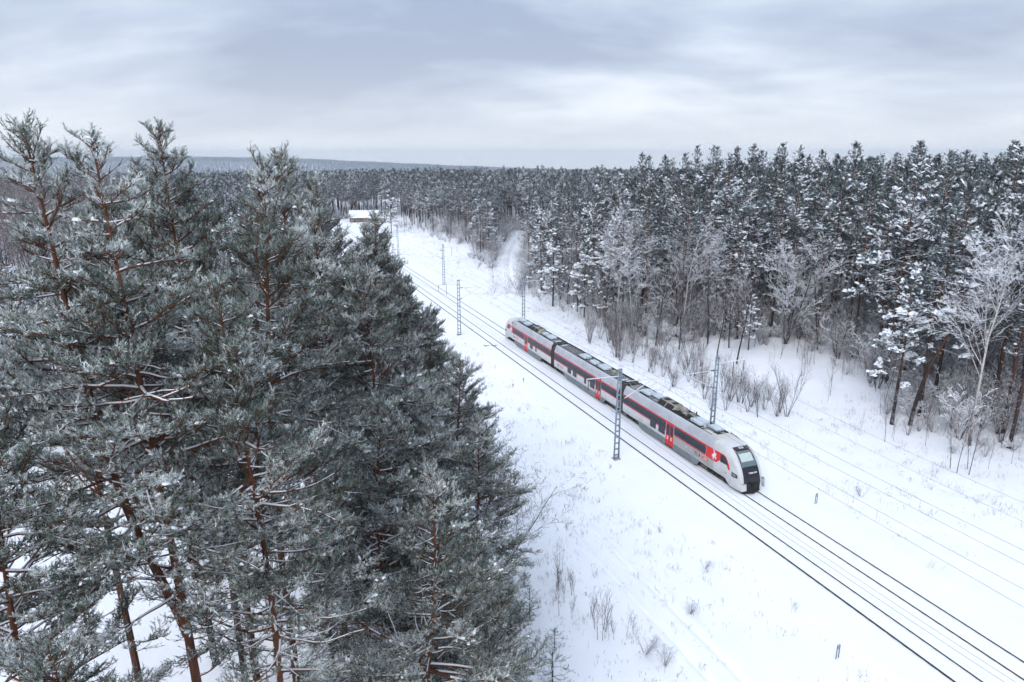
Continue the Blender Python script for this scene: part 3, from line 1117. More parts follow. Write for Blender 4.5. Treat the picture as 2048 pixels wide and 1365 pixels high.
roof_rail(car_front, 49.9, 65.7)
roof_rail(car_mid, 66.9, 85.0)
roof_rail(car_rear, 86.2, 100.9)
ac_unit(car_front, 62.75, 1.7, -0.55, 0.55, 0.30, 0)
tanks(car_front, 61.2, 1.5, (-0.05, 0.27, 0.59))
cooler(car_front, 58.35)
part('engine_bay', 'roof_soot', car_front, lambda q: box(q, X(56.85), X(54.4), -0.86, 0.86, 3.86, 3.945))
part('exhaust_box', 'unit_cream', car_front, lambda q: cbox(q, X(56.75), X(55.85), -0.05, 0.62, 3.95, 4.42, 0.12))
part('filter_box', 'unit_cream', car_front, lambda q: cbox(q, X(55.75), X(55.35), -0.35, 0.1, 3.94, 4.16, 0.06))
part('pipe_run', 'unit_cream', car_front, lambda q: [tube(q, [[X(55.7), y, 4.0], [X(55.2), y + 0.05, 4.06], [X(54.6), y, 4.0]], 0.05, 6) for y in (0.35, 0.5, 0.66)])
part('engine_clutter', 'roof_soot', car_front, lambda q: [cbox(q, X(57.0 - k * 0.31), X(56.8 - k * 0.31), -0.8 + 0.1 * (k % 3), -0.45 + 0.13 * (k % 4), 3.9, 4.06 + 0.05 * (k % 3), 0.03) for k in range(8)])
part('exhaust_stack', 'bellows_brown', car_front, lambda q: tube(q, [[X(54.75), 0.72, 3.9], [X(54.75), 0.72, 4.42]], 0.07, 8))
ac_unit(car_front, 53.2, 1.75, -0.6, 0.66, 0.36, 3)
for dy in (-0.2, 0.25):
    part('antenna_pod', 'cream_roof', car_front, lambda q: tube(q, [[X(52.05), dy, 3.9], [X(52.05), dy, 4.03], [X(52.05), dy, 4.07]], [0.15, 0.15, 0.08], 10))
tanks(car_front, 51.15, 1.3, (0.1, 0.42, 0.74))
part('roof_hood', 'cream_roof', car_front, lambda q: q.add([[X(51.6), -1.0, 4.01], [X(48.92), -1.06, 4.01], [X(48.92), -0.5, 4.08], [X(51.0), -0.52, 4.06]], [[0, 1, 2, 3]]))
part('roof_hood', 'cream_roof', car_front, lambda q: cbox(q, X(49.75), X(48.86), -0.98, 0.98, 3.9, 4.07, 0.05))
part('roof_hatch', 'roof_soot', car_front, lambda q: box(q, X(50.6), X(49.8), -0.45, 0.2, 3.9, 4.0))
part('air_scoop', 'roof_soot', car_front, lambda q: q.add([[X(49.6), 0.86, 4.02], [X(48.3), 0.95, 4.0], [X(49.5), 0.90, 4.18], [X(48.4), 1.06, 3.96]], [[0, 1, 2], [1, 3, 2]]))
# middle car
for s in (67.2, 67.9, 84.6):
    for y in (-0.25, 0.2):
        part('roof_pod', 'unit_blue', car_mid, lambda q: cbox(q, X(s) - 0.2, X(s) + 0.2, y - 0.15, y + 0.15, 3.9, 4.03, 0.04))
ac_unit(car_mid, 78.3, 1.9, -0.55, 0.55, 0.32, 3)
ac_unit(car_mid, 75.3, 1.5, -0.6, 0.3, 0.34, 0)
ac_unit(car_mid, 73.0, 1.9, -0.55, 0.6, 0.34, 3)
part('roof_cabinet', 'unit_cream', car_mid, lambda q: cbox(q, X(71.3), X(70.5), -0.15, 0.45, 3.9, 4.2, 0.04))
for s, y in ((79.6, -0.2), (77.0, -0.5), (76.2, 0.45), (71.9, 0.5)):
    part('roof_mast', 'roof_soot', car_mid, lambda q: tube(q, [[X(s), y, 3.9], [X(s), y, 4.32]], 0.04, 6))
for y in (-0.45, 0.0, 0.45):
    part('roof_cable', 'roof_soot', car_mid, lambda q: box(q, X(84.6), X(67.2), y - 0.02, y + 0.02, 3.9, 3.945))
# rear car
for y in (-0.25, 0.2):
    part('roof_pod', 'unit_blue', car_rear, lambda q: cbox(q, X(87.0), X(86.6), y - 0.15, y + 0.15, 3.9, 4.03, 0.04))
ac_unit(car_rear, 89.2, 1.9, -0.55, 0.55, 0.34, 3)
ac_unit(car_rear, 91.2, 1.2, -0.45, 0.5, 0.28, 0)
cooler(car_rear, 94.0)
part('engine_bay', 'roof_soot', car_rear, lambda q: box(q, X(97.2), X(95.6), -0.86, 0.86, 3.86, 3.945))
part('exhaust_box', 'roof_soot', car_rear, lambda q: cbox(q, X(96.6), X(95.8), -0.3, 0.4, 3.94, 4.3, 0.1))
ac_unit(car_rear, 98.2, 1.7, -0.55, 0.55, 0.34, 3)
tanks(car_rear, 100.4, 1.4, (-0.35, 0.0, 0.35))
part('roof_hood', 'cream_roof', car_rear, lambda q: cbox(q, X(101.8), X(100.95), -0.98, 0.98, 3.9, 4.07, 0.05))


# ------------------------------------------------------------------ catenary masts
def make_mast(feeder=True):
    """local x points to the track"""
    root = thing('catenary_mast', 'x', 'mast')
    H = 9.6
    for sg in (-1, 1):
        def up(q):
            b, t = sg * 0.27, sg * 0.165
            for (x0, x1, y0, y1) in ((-0.042, 0.042, -0.10, 0.10),):
                V = [[b + x0, y0, -0.3], [b + x1, y0, -0.3], [b + x1, y1, -0.3], [b + x0, y1, -0.3], [t + x0, y0 * 0.8, H], [t + x1, y0 * 0.8, H], [t + x1, y1 * 0.8, H], [t + x0, y1 * 0.8, H]]
                q.add(V, BOXF)
        part('upright', 'mast_steel', root, up)
    for k in range(15):
        z = 0.42 + k * 0.65
        w = 0.225 - 0.105 * z / H
        part('rung', 'mast_steel', root, lambda q: box(q, -w - 0.02, w + 0.02, -0.085 + 0.002 * z, 0.085 - 0.002 * z, z - 0.05, z + 0.05))
    part('cap', 'mast_steel', root, lambda q: box(q, -0.22, 0.22, -0.10, 0.10, H, H + 0.06))
    part('footing', 'concrete', root, lambda q: cbox(q, -0.42, 0.42, -0.36, 0.36, -0.4, 0.05, 0.04))

    def stick(name, a, b, r, mat='tube_galvanised', snow=False):
        q = Geo()
        prisms(q, [a], [b], r, r, 6)
        o = q.obj(name, mat, root)
        if snow:
            q2 = Geo()
            a2 = [a[0], a[1], a[2] + r * 0.9]
            b2 = [b[0], b[1], b[2] + r * 0.9]
            prisms(q2, [a2], [b2], r * 0.75, r * 0.75, 5)
            q2.obj('arm_snow', 'snow_clump', o)
        return o
    stick('insulator', (0.20, 0, 8.25), (0.75, 0, 8.25), 0.06, 'insulator')
    stick('top_tube', (0.75, 0, 8.25), (4.15, 0, 8.15), 0.028, snow=True)
    stick('insulator', (0.24, 0, 6.25), (0.65, 0, 6.47), 0.06, 'insulator')
    stick('bracket_tube', (0.65, 0, 6.47), (3.85, 0, 8.13), 0.036, snow=True)
    stick('registration_tube', (1.85, 0, 7.05), (5.1, 0, 6.92), 0.028, snow=True)
    stick('steady_arm', (4.9, 0, 6.85), (3.75, 0, 6.62), 0.02)
    stick('stay', (1.05, 0, 8.22), (1.85, 0, 7.12), 0.016)
    stick('dropper', (4.95, 0, 6.9), (4.95, 0, 6.62), 0.012)
    if feeder:
        stick('feeder_arm', (-0.2, 0, 8.9), (-3.7, 0, 9.0), 0.04, snow=True)
        stick('feeder_insulator', (-2.15, 0, 8.95), (-2.15, 0, 7.15), 0.035, 'insulator')
        stick('feeder_insulator', (-3.5, 0, 8.98), (-3.5, 0, 7.8), 0.035, 'insulator')
    stick('hook', (-0.9, 0, 5.25), (0.3, 0, 5.25), 0.03)
    return root


LEFT_P, RIGHT_P = 33.62, 45.2
mast0 = make_mast()
remember(mast0)
mast_spots = [(56.2, LEFT_P, 1, 'nearest lattice mast left of the tracks, overlapping the middle of the train'),
              (110.6, LEFT_P, 1, 'lattice mast standing alone on open snow left of the tracks behind the train'),
              (164.0, LEFT_P, 1, 'lattice mast half hidden behind the edge of the left pines'),
              (56.0, RIGHT_P, -1, 'lattice mast behind the front car roof beside bare brush'),
              (108.4, RIGHT_P - 0.4, -1, 'lattice mast rising behind the tail end of the train'),
              (158.0, RIGHT_P - 0.8, -1, 'lattice mast on open snow right of the tracks near the snow bank'),
              (208.0, RIGHT_P - 1.0, -1, 'farthest pale lattice mast below the snow bank')]
for i, (s, p, sg, lab) in enumerate(mast_spots):
    o = mast0 if i == 0 else copy_tree(mast0)
    q = tp(s, p)
    o.location = (q.x, q.y, tz(q.x, q.y))
    o.rotation_euler = (0, 0, math.atan2(N2[1] * sg, N2[0] * sg))
    tag(o, lab, 'mast', 'catenary masts along the railway')


# ------------------------------------------------------------------ overhead wires
def wire(label, spans, r=0.015, name='overhead_wire', droppers=None):
    g = Geo()
    A, B = [], []
    for (s0, p0, z0, s1, p1, z1, sag) in spans:
        k = 14
        pts = []
        for i in range(k + 1):
            t = i / k
            pts.append(tp(s0 + (s1 - s0) * t, p0 + (p1 - p0) * t, z0 + (z1 - z0) * t - sag * 4 * t * (1 - t)))
        A += [list(v) for v in pts[:-1]]
        B += [list(v) for v in pts[1:]]
    prisms(g, A, B, r, r, 4)
    o = g.obj(name, 'wire_metal')
    tag(o, label, 'wire', 'overhead wires along the railway')
    for a, b in droppers or []:
        q = Geo()
        prisms(q, [list(a)], [list(b)], 0.011, 0.011, 3)
        q.obj('dropper', 'wire_metal', o)
    return o


nodes = [-52.0, 1.8, 56.2, 110.6, 164.0, 216.0]
zig = [0.3, -0.3, 0.3, -0.3, 0.3, -0.3]
for nm, c, side in (('left', TRK1, 1), ('right', TRK2, -1)):
    sp_c, sp_m, dr = [], [], []
    for i in range(5):
        sp_c.append((nodes[i], c + zig[i] * side, 6.55, nodes[i + 1], c + zig[i + 1] * side, 6.55, 0.02))
        sp_m.append((nodes[i], c, 8.12, nodes[i + 1], c, 8.12, 0.75))
        for t in (0.12, 0.31, 0.5, 0.69, 0.88):
            s = nodes[i] + (nodes[i + 1] - nodes[i]) * t
            dr.append((tp(s, c, 8.12 - 0.75 * 4 * t * (1 - t)), tp(s, c + side * (zig[i] + (zig[i + 1] - zig[i]) * t), 6.54)))
    wire(f'lower contact wire strung over the {nm} track', sp_c)
    wire(f'upper sagging carrier wire with droppers over the {nm} track', sp_m, droppers=dr)
for lab, p, z in (('feeder wire hung from the mast arms left of the tracks', LEFT_P - 2.15, 7.1), ('outer feeder wire left of the tracks', LEFT_P - 3.5, 7.75)):
    wire(lab, [(nodes[i], p, z, nodes[i + 1], p, z, 0.9) for i in range(5)], r=0.014)
for lab, p, z in (('feeder wire hung right of the tracks over the snow', RIGHT_P + 2.1, 7.1), ('outer feeder wire right of the tracks', RIGHT_P + 3.5, 7.75)):
    wire(lab, [(nodes[i], p, z, nodes[i + 1], p - 0.3, z, 0.9) for i in range(5)], r=0.012)


# ------------------------------------------------------------------ small railway things
def marker_loop(s, p, lab, k=1.0):
    q = tp(s, p)
    z0 = tz(q.x, q.y)
    r = thing('marker_post', lab, 'marker post', (q.x, q.y, z0), math.atan2(N2[1], N2[0]), 'marker posts by the tracks')
    for sg in (-1, 1):
        part('leg', 'post_grey', r, lambda g: tube(g, [[sg * 0.16 * k, 0, -0.3], [sg * 0.16 * k, 0, 1.5 * k]], 0.035, 6))
    part('hoop', 'post_grey', r, lambda g: tube(g, [[0.16 * k * math.cos(a), 0, 1.5 * k + 0.16 * k * math.sin(a)] for a in np.linspace(0, math.pi, 9)], 0.035, 6))
    part('plate', 'mast_steel', r, lambda g: cbox(g, -0.15 * k, 0.15 * k, -0.03, 0.03, 1.15 * k, 1.42 * k, 0.01))


def stake(s, p, lab, h=1.3):
    q = tp(s, p)
    z0 = tz(q.x, q.y)
    r = thing('stake', lab, 'post', (q.x, q.y, z0), 0.3, 'small posts beside the left track')
    part('shaft', 'post_grey', r, lambda g: cbox(g, -0.03, 0.03, -0.03, 0.03, -0.3, h, 0.01))
    part('plate', 'letter_dark', r, lambda g: cbox(g, -0.07, 0.07, -0.055, -0.031, h - 0.25, h, 0.01))


marker_loop(26.0, 32.0, 'hoop shaped marker post in the lower snow left of the rails', 0.6)
marker_loop(41.4, 45.5, 'hoop shaped marker post on snow in front of the train', 0.6)
stake(82.2, 34.0, 'dark stake close to the left rail opposite the middle car', 0.65)
stake(81.7, 32.27, 'dark stake farther from the left rail by weeds', 0.5)


def bird(px, py, z, span, rz, lab):
    r = thing('bird', lab, 'bird', (px, py, z), rz, 'birds over the snow')

    def body(g):
        tube(g, [[-0.26, 0, 0], [-0.18, 0, 0.01], [0, 0, 0.02], [0.14, 0, 0.03], [0.21, 0, 0.05], [0.29, 0, 0.04]], [0.015, 0.05, 0.075, 0.055, 0.045, 0.006], 7)
        g.add([[-0.2, -0.03, 0], [-0.42, -0.09, 0], [-0.42, 0.09, 0], [-0.2, 0.03, 0]], [[0, 1, 2, 3]])
    part('body', 'feather_black', r, body)
    for sg in (-1, 1):
        def wing(g):
            P = [(0.11, 0.04, 0.04), (0.15, 0.30, 0.13), (0.06, span * 0.5, 0.10), (-0.10, span * 0.42, 0.08), (-0.12, 0.22, 0.10), (-0.14, 0.04, 0.02)]
            V = [[a, sg * b, c] for a, b, c in P] + [[a, sg * b, c - 0.012] for a, b, c in P]
            g.add(V, [[0, 1, 4, 5], [1, 2, 3, 4], [6, 7, 10, 11], [7, 8, 9, 10]])
        part('wing', 'feather_black', r, wing)


b1 = tp(95.2, 33.4)
bird(b1.x - 0.2, b1.y, 1.9, 1.0, 1.4, 'dark bird gliding low over the snow left of the train, leftmost of two')
bird(b1.x + 1.0, b1.y, 1.9, 0.95, 1.9, 'dark bird gliding low over the snow left of the train, rightmost of two')


# ------------------------------------------------------------------ house at the far end of the clearing
def house():
    hx, hy = -70.5, 330.0
    z0 = tz(hx, hy) - 0.1
    r = thing('house', 'low wooden house with snow covered roof at the far end of the clearing', 'house', (hx, hy, z0), R(8))
    w, dp, h = 6.6, 4.0, 2.3

    def walls(g):
        box(g, -w, w, -dp, dp, -0.5, h)
        for sg in (-1, 1):
            g.add([[sg * w, -dp, h], [sg * w, dp, h], [sg * w, 0, h + 2.6]], [[0, 1, 2]])
    part('wall', 'wood_board', r, walls)
    for k in range(9):
        part('wall_board', 'wood_orange' if k % 3 else 'wood_board', r, lambda g: box(g, -w + 0.1, -w + 2.6, -dp - 0.05, -dp, 0.05 + k * 0.28, 0.05 + k * 0.28 + 0.26))
        part('wall_board', 'wood_board', r, lambda g: box(g, -w + 2.7, w - 0.1, -dp - 0.05, -dp, 0.05 + k * 0.28, 0.05 + k * 0.28 + 0.26))
    rf = part('roof', 'wood_board', r, lambda g: g.add([[-w - .5, -dp - .6, h - .35], [w + .5, -dp - .6, h - .35], [w + .5, 0, h + 2.75], [-w - .5, 0, h + 2.75], [-w - .5, dp + .6, h - .35], [w + .5, dp + .6, h - .35]], [[0, 1, 2, 3], [3, 2, 5, 4]]))
    part('roof_snow', 'snow_clump', rf, lambda g: g.add(
        [[-w - .5, -dp - .6, h - .3], [w + .5, -dp - .6, h - .3], [w + .45, -dp - .5, h + .05], [-w - .45, -dp - .5, h + .05], [w + .45, 0, h + 3.05], [-w - .45, 0, h + 3.05], [w + .45, dp + .5, h + .05], [-w - .45, dp + .5, h + .05]],
        [[0, 1, 2, 3], [3, 2, 4, 5], [5, 4, 6, 7]]), smooth=False)
    part('chimney', 'wood_board', rf, lambda g: cbox(g, 1.5, 2.2, -0.3, 0.4, h + 1.5, h + 3.9, 0.05))
    for xx in (-5.2, -3.0, 2.2, 4.6):
        wn = part('window', 'letter_white', r, lambda g: box(g, xx - 0.55, xx + 0.55, -dp - 0.09, -dp - 0.05, 0.9, 2.1))
        part('pane', 'glass_dark', wn, lambda g: box(g, xx - 0.42, xx + 0.42, -dp - 0.11, -dp - 0.09, 1.02, 1.98))
    dr = part('door', 'wood_orange', r, lambda g: box(g, -0.4, 0.6, -dp - 0.09, -dp - 0.05, 0.0, 2.05))
    # board fence in front
    fx, fy = -62.5, 318.0
    f = thing('board_fence', 'weathered board fence with snow in front of the far house', 'fence', (fx, fy, tz(fx, fy)), R(10))
    for k in range(4):
        part('rail', 'wood_board', f, lambda g: box(g, -4.0, 4.0, -0.06, 0.0, 0.4 + k * 0.55, 0.4 + k * 0.55 + 0.34))
    for k in range(5):
        part('post', 'wood_board', f, lambda g: cbox(g, -4.0 + k * 2 - 0.1, -4.0 + k * 2 + 0.1, 0.0, 0.2, -0.4, 2.6, 0.02))
    part('snow_cap', 'snow_clump', f, lambda g: cbox(g, -4.1, 4.1, -0.12, 0.16, 2.4, 2.58, 0.05))


house()

# ------------------------------------------------------------------ vegetation builders
def unit(v):
    return v / np.maximum(np.linalg.norm(v, axis=-1, keepdims=True), 1e-9)


def rotz(v, a):
    c, s = np.cos(a), np.sin(a)
    return np.stack([v[..., 0] * c - v[..., 1] * s, v[..., 0] * s + v[..., 1] * c, v[..., 2]], -1)


def needle_brush(g, rs, base, d, ln, K, nl, nw, tone, ang=0.85, mat=0):
    """a brush of K flat needles round every shoot"""
    n = len(base)
    if n == 0:
        return
    d, u, v = frames(d)
    t = (np.arange(K)[None] + rs.uniform(0, 1, (n, K))) / K
    a = rs.uniform(0, 6.283, (n, K))
    rad = u[:, None] * np.cos(a)[..., None] + v[:, None] * np.sin(a)[..., None]
    spread = ang * rs.uniform(0.65, 1.2, (n, K)) * (1.12 - 0.5 * t)
    nd = d[:, None] * np.cos(spread)[..., None] + rad * np.sin(spread)[..., None]
    P = base[:, None] + d[:, None] * (t * np.asarray(ln).reshape(-1, 1))[..., None]
    side = unit(np.cross(nd, rs.normal(size=(n, K, 3))))
    w = nw * rs.uniform(0.7, 1.3, (n, K))[..., None]
    L = nl * rs.uniform(0.75, 1.2, (n, K))[..., None]
    V = np.stack([P - side * w * 0.5, P + side * w * 0.5, P + nd * L], 2).reshape(-1, 3)
    F = np.arange(n * K * 3).reshape(-1, 3)
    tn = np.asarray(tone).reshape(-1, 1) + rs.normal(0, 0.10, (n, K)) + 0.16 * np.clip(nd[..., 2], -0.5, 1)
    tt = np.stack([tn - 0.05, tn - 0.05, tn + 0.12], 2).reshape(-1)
    g.add(V, F, mat, np.clip(tt, 0, 1))


def snow_pads(g, rs, c, d, lx, ly, h, mat=0):
    """small domed cushions of snow, stretched along d"""
    n = len(c)
    if n == 0:
        return
    d = d * np.array([1, 1, 0.55])
    d = unit(d)
    side = unit(np.cross(d, np.array([0, 0, 1.0])) + 1e-6)
    a = np.arange(7) * 2 * math.pi / 7
    k = rs.uniform(0.7, 1.25, (n, 7))
    lx = np.broadcast_to(lx, (n,))
    ly = np.broadcast_to(ly, (n,))
    h = np.broadcast_to(h, (n,))
    ring = c[:, None] + d[:, None] * (np.cos(a)[None] * k * lx[:, None])[..., None] + side[:, None] * (np.sin(a)[None] * k * ly[:, None])[..., None]
    ring[..., 2] -= h[:, None] * 0.55
    mid = c[:, None] + d[:, None] * (np.cos(a)[None] * k * lx[:, None] * 0.72)[..., None] + side[:, None] * (np.sin(a)[None] * k * ly[:, None] * 0.72)[..., None]
    mid[..., 2] += h[:, None] * rs.uniform(0.0, 0.55, (n, 7))
    top = c[:, None].copy()
    top[..., 2] += h[:, None] * 0.9
    V = np.concatenate([ring, mid, top], 1).reshape(-1, 3)
    j = np.arange(7)
    q = np.stack([j, (j + 1) % 7, 7 + (j + 1) % 7, 7 + j], 1)
    t = np.stack([7 + j, 7 + (j + 1) % 7, np.full(7, 14)], 1)
    o = (np.arange(n) * 15)[:, None, None]
    base = g.n
    g.add(V, (o + q[None]).reshape(-1, 4), mat)
    g.add(V, (o + t[None]).reshape(-1, 3), mat)


def pine(seed, h, cb, spread, r0, lean=(0, 0), stems=None, whorl=0.47, per=4, sec_sp=0.115, shoot_sp=0.10, shoot_len=0.22, K=12, nl=0.105,
         nw=0.023, tone=0.46, snow=0.09, pad=(0.09, 0.065, 0.05), ridge=True, trunk_sides=9, needle_mat='needles_frosted', dead=0.14, gap=0.0, bark_mat='bark_pine', droop=0.0, tuft_snow=0.0, el_top=50, bough_min=1.1, fine=1.0, bare_in=0.45, pw=0.52):
    """Scots pine: a bent trunk, whorls of limbs, side twigs and brushes of needles. Returns the meshes of its parts"""
    rs = np.random.RandomState(seed)
    if stems is None:
        zz = np.linspace(0, 1, 9)
        ph = rs.uniform(0, 6.28, 2)
        wob = 0.012 * h
        path = np.stack([lean[0] * zz ** 1.5 + wob * np.sin(zz * 7 + ph[0]) * zz, lean[1] * zz ** 1.5 + wob * np.sin(zz * 6 + ph[1]) * zz, zz * h], 1)
        stems = [(path, r0, cb)]
    gt, gl, gn, gs = Geo(), Geo(), Geo(), Geo()
    SA, SM, SE, SU = [], [], [], []
    BA, BB, BRA, BRB = [], [], [], []
    def branch(p, dr, L, rb, isdead, lev, tt=1.0):
        m = (8 if nl < 0.13 else 6) if lev == 0 else 4
        pts = [p]
        bend = rs.uniform(-0.01, 0.085)
        tw = rs.normal(0, 0.13)
        wb = 0.10 if nl < 0.13 else 0.06
        for i in range(m):
            dr = unit(rotz(dr, tw * rs.uniform(-0.5, 1.5)) + np.array([0, 0, bend - (0.04 if i < 2 else 0) - droop * 0.0015]) + rs.normal(0, wb, 3))
            pts.append(pts[-1] + dr * L / m)
        pts = np.array(pts)
        rads = rb * (1 - np.linspace(0, 0.86, m + 1))
        BA.append(pts[:-1]); BB.append(pts[1:]); BRA.append(rads[:-1]); BRB.append(rads[1:])

        def at_(u_):
            f = min(u_, 0.999) * m
            i = int(f)
            return pts[i] + (pts[i + 1] - pts[i]) * (f - i), unit(pts[i + 1] - pts[i]), rads[i]
        if lev == 0 and L > bough_min:
            nbg = rs.randint(2, 5)
            for k in range(nbg):
                u_ = max(0.25, bare_in * (1 - tt)) + 0.55 * (k + rs.uniform(0, 1)) / nbg
                q, bd, rr_ = at_(u_)
                d2 = unit(rotz(bd, (1 if (k + seed) % 2 else -1) * rs.uniform(0.45, 1.0)) + np.array([0, 0, rs.uniform(-0.15, 0.4)]))
                branch(q, d2, L * (1.08 - u_) * rs.uniform(0.55, 0.95), rr_ * 0.7, isdead, 1)
        u0 = (0.2 + bare_in * (1 - tt) ** 2) if lev == 0 else 0.08
        ns = max(2, int(L * (1 - u0) / sec_sp))
        us = np.clip(u0 + (1 - u0) * (np.arange(ns) + rs.uniform(0.2, 1, ns)) / ns, 0, 1)
        if isdead:
            us = us[::3]
        for k, u_ in enumerate(us):
            p0, bd, rr_ = at_(u_)
            an = (1 if k % 2 else -1) * rs.uniform(0.45, 1.25) * (1.15 - 0.6 * u_)
            sd = unit(rotz(bd, an) + np.array([0, 0, rs.uniform(-0.12, 0.42)]))
            ls = (0.24 * min(1, L) * fine + 0.17 * L * (1.02 - u_)) * rs.uniform(0.55, 1.25)
            md = p0 + sd * ls * 0.5
            SA.append(p0); SM.append(md); SE.append(md + unit(sd + np.array([0, 0, rs.uniform(0.05, 0.45)])) * ls * 0.5)
            SU.append(-1.0 if isdead else u_)

    for path, rr, cb_ in stems:
        path = np.asarray(path, float)
        zs = path[:, 2]
        top = zs[-1]
        zf = np.linspace(zs[0], top, 22)
        cx = np.interp(zf, zs, path[:, 0])
        cyy = np.interp(zf, zs, path[:, 1])
        ker = np.array([0.25, 0.5, 0.25])
        cx[1:-1] = np.convolve(cx, ker, 'valid')
        cyy[1:-1] = np.convolve(cyy, ker, 'valid')
        rad = rr * (1 - (zf - zs[0]) / (top - zs[0] + 0.02)) ** 0.75 + 0.012
        rad[0] *= 1.25
        tube(gt, np.stack([cx, cyy, zf - (0.4 if zs[0] < 1 else 0) * (zf == zs[0])], 1), rad, trunk_sides)
        for k in range(7 if nl < 0.2 and cb_ > 9 and zs[0] < 1 else 0):
            zd = cb_ - rs.uniform(0.3, 7)
            ad = rs.uniform(0, 6.28)
            branch(np.array([np.interp(zd, zf, cx), np.interp(zd, zf, cyy), zd]), np.array([math.cos(ad), math.sin(ad), rs.uniform(-0.1, 0.35)]), rs.uniform(0.8, 2.6), 0.035, rs.uniform() < 0.6, 0, 0.3)
        z = cb_
        while z < top - 0.22:
            t = (z - cb_) / (top - cb_)
            nb = per + rs.randint(-1, 2) if t > 0.12 else max(1, per - 1 + rs.randint(-1, 1))
            az0 = rs.uniform(0, 6.283)
            prof = (1 - t) ** pw * (0.74 + 0.42 * math.sin(math.pi * min(1, t * 1.2))) + 0.02
            c0 = np.array([np.interp(z, zf, cx), np.interp(z, zf, cyy), z])
            for b in range(nb):
                if rs.uniform() < gap:
                    continue
                az = az0 + 6.283 * b / nb + rs.normal(0, 0.35)
                L = spread * prof * rs.uniform(0.40, 1.28) + 0.10
                el = math.radians(-4 - droop + el_top * t ** 1.7 + rs.normal(0, 11))
                rb = min(0.075, (0.008 + 0.0125 * L)) * (0.75 + 0.5 * rs.uniform())
                isdead = rs.uniform() < dead * (1.3 - t) and L > 0.6
                branch(c0 + np.array([0, 0, rs.uniform(-0.15, 0.15)]), np.array([math.cos(az) * math.cos(el), math.sin(az) * math.cos(el), math.sin(el)]), L, rb, isdead, 0, t)
            z += whorl * rs.uniform(0.75, 1.3) * (0.62 + 0.5 * (1 - t))
        # leader
        tip = np.array([cx[-1], cyy[-1], top])
        for k in range(4):
            p0 = tip - np.array([0, 0, 0.12 + 0.14 * k])
            sd = unit(np.array([rs.normal(0, 0.25), rs.normal(0, 0.25), 1.0]))
            SA.append(p0); SM.append(p0 + sd * 0.14); SE.append(p0 + sd * 0.3); SU.append(1.0)
    A, B = np.concatenate(BA), np.concatenate(BB)
    ra, rb = np.concatenate(BRA), np.concatenate(BRB)
    prisms(gl, A, B, ra, rb, 5 if nl < 0.13 else 3)
    SA, SM, SE, SU = np.array(SA), np.array(SM), np.array(SE), np.array(SU)
    rt = 0.006 + 0.006 * (nl > 0.1)
    prisms(gl, SA, SM, rt * 1.5, rt, 3)
    prisms(gl, SM, SE, rt, rt * 0.5, 3)
    live = SU >= 0
    a, m_, e = SA[live], SM[live], SE[live]
    ls = np.linalg.norm(e - a, axis=1)
    cnt = np.maximum(2, (ls / shoot_sp).astype(int) + 1)
    idx = np.repeat(np.arange(len(a)), cnt)
    pos = np.concatenate([((np.arange(c) + 0.6) / c) ** 0.7 for c in cnt])
    pos = np.clip(pos + rs.uniform(-0.08, 0.06, len(pos)), 0.1, 1)
    base = np.where(pos[:, None] < 0.5, a[idx] + (m_[idx] - a[idx]) * (pos[:, None] * 2), m_[idx] + (e[idx] - m_[idx]) * (pos[:, None] * 2 - 1))
    sdir = unit(e[idx] - m_[idx])
    rnd = rs.normal(0, 1, (len(idx), 3)) * np.array([0.55, 0.55, 0.40])
    dd = unit(sdir * 0.75 + rnd + np.array([0, 0, 0.32]))
    sl = shoot_len * rs.uniform(0.65, 1.3, len(idx))
    def load(q):      # frost and snow lie in patches: some boughs are loaded, others shaken bare
        w = np.sin(q[:, 0] * 1.7 + q[:, 2] * 1.1 + seed) + np.sin(q[:, 1] * 1.9 - q[:, 2] * 1.3 + 2 * seed) + np.sin((q[:, 0] + q[:, 1]) * 0.9 + q[:, 2] * 0.7)
        return np.clip(0.55 + 0.55 * w, 0.05, 1.8)
    tn = tone + 0.20 * (load(base) - 0.62) + rs.normal(0, 0.14, len(a))[idx] + rs.normal(0, 0.09, len(idx))
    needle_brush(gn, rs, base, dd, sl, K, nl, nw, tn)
    if nl < 0.13:
        prisms(gl, base, base + dd * sl[:, None] * 0.7, 0.004, 0.003, 3)
    # snow on twigs and along the limbs
    pk = rs.uniform(size=len(a)) < snow * load(m_)
    snow_pads(gs, rs, (m_ + (e - m_) * rs.uniform(0.2, 0.9, (len(a), 1)))[pk] + np.array([0, 0, pad[2] * 0.35]), (e - a)[pk], pad[0] * rs.uniform(0.4, 1.7, pk.sum()), pad[1] * rs.uniform(0.5, 1.6, pk.sum()), pad[2] * rs.uniform(0.6, 1.5, pk.sum()))
    if tuft_snow > 0:
        pk = rs.uniform(size=len(base)) < tuft_snow * load(base)
        snow_pads(gs, rs, (base + dd * sl[:, None] * 0.5)[pk] + np.array([0, 0, nl * 0.35]), (dd)[pk], pad[0] * rs.uniform(0.5, 1.6, pk.sum()), pad[1] * rs.uniform(0.5, 1.5, pk.sum()), pad[2] * rs.uniform(0.6, 1.4, pk.sum()))
    if ridge:
        d = unit(B - A)
        ok = (np.abs(d[:, 2]) < 0.55) & (ra > 0.012) & (rs.uniform(size=len(A)) < 0.8)
        up = np.array([0, 0, 1.0])
        A2, B2 = A[ok] + up * (ra[ok] * 0.85 + 0.006)[:, None], B[ok] + up * (rb[ok] * 0.85 + 0.006)[:, None]
        prisms(gs, A2, B2, ra[ok] * 0.68 + 0.005, rb[ok] * 0.68 + 0.005, 5)
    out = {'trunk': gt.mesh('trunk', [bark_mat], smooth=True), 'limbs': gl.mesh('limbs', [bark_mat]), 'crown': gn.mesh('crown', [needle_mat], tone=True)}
    if gs.n:
        out['branch_snow'] = gs.mesh('branch_snow', ['snow_clump'], smooth=True)
    return out


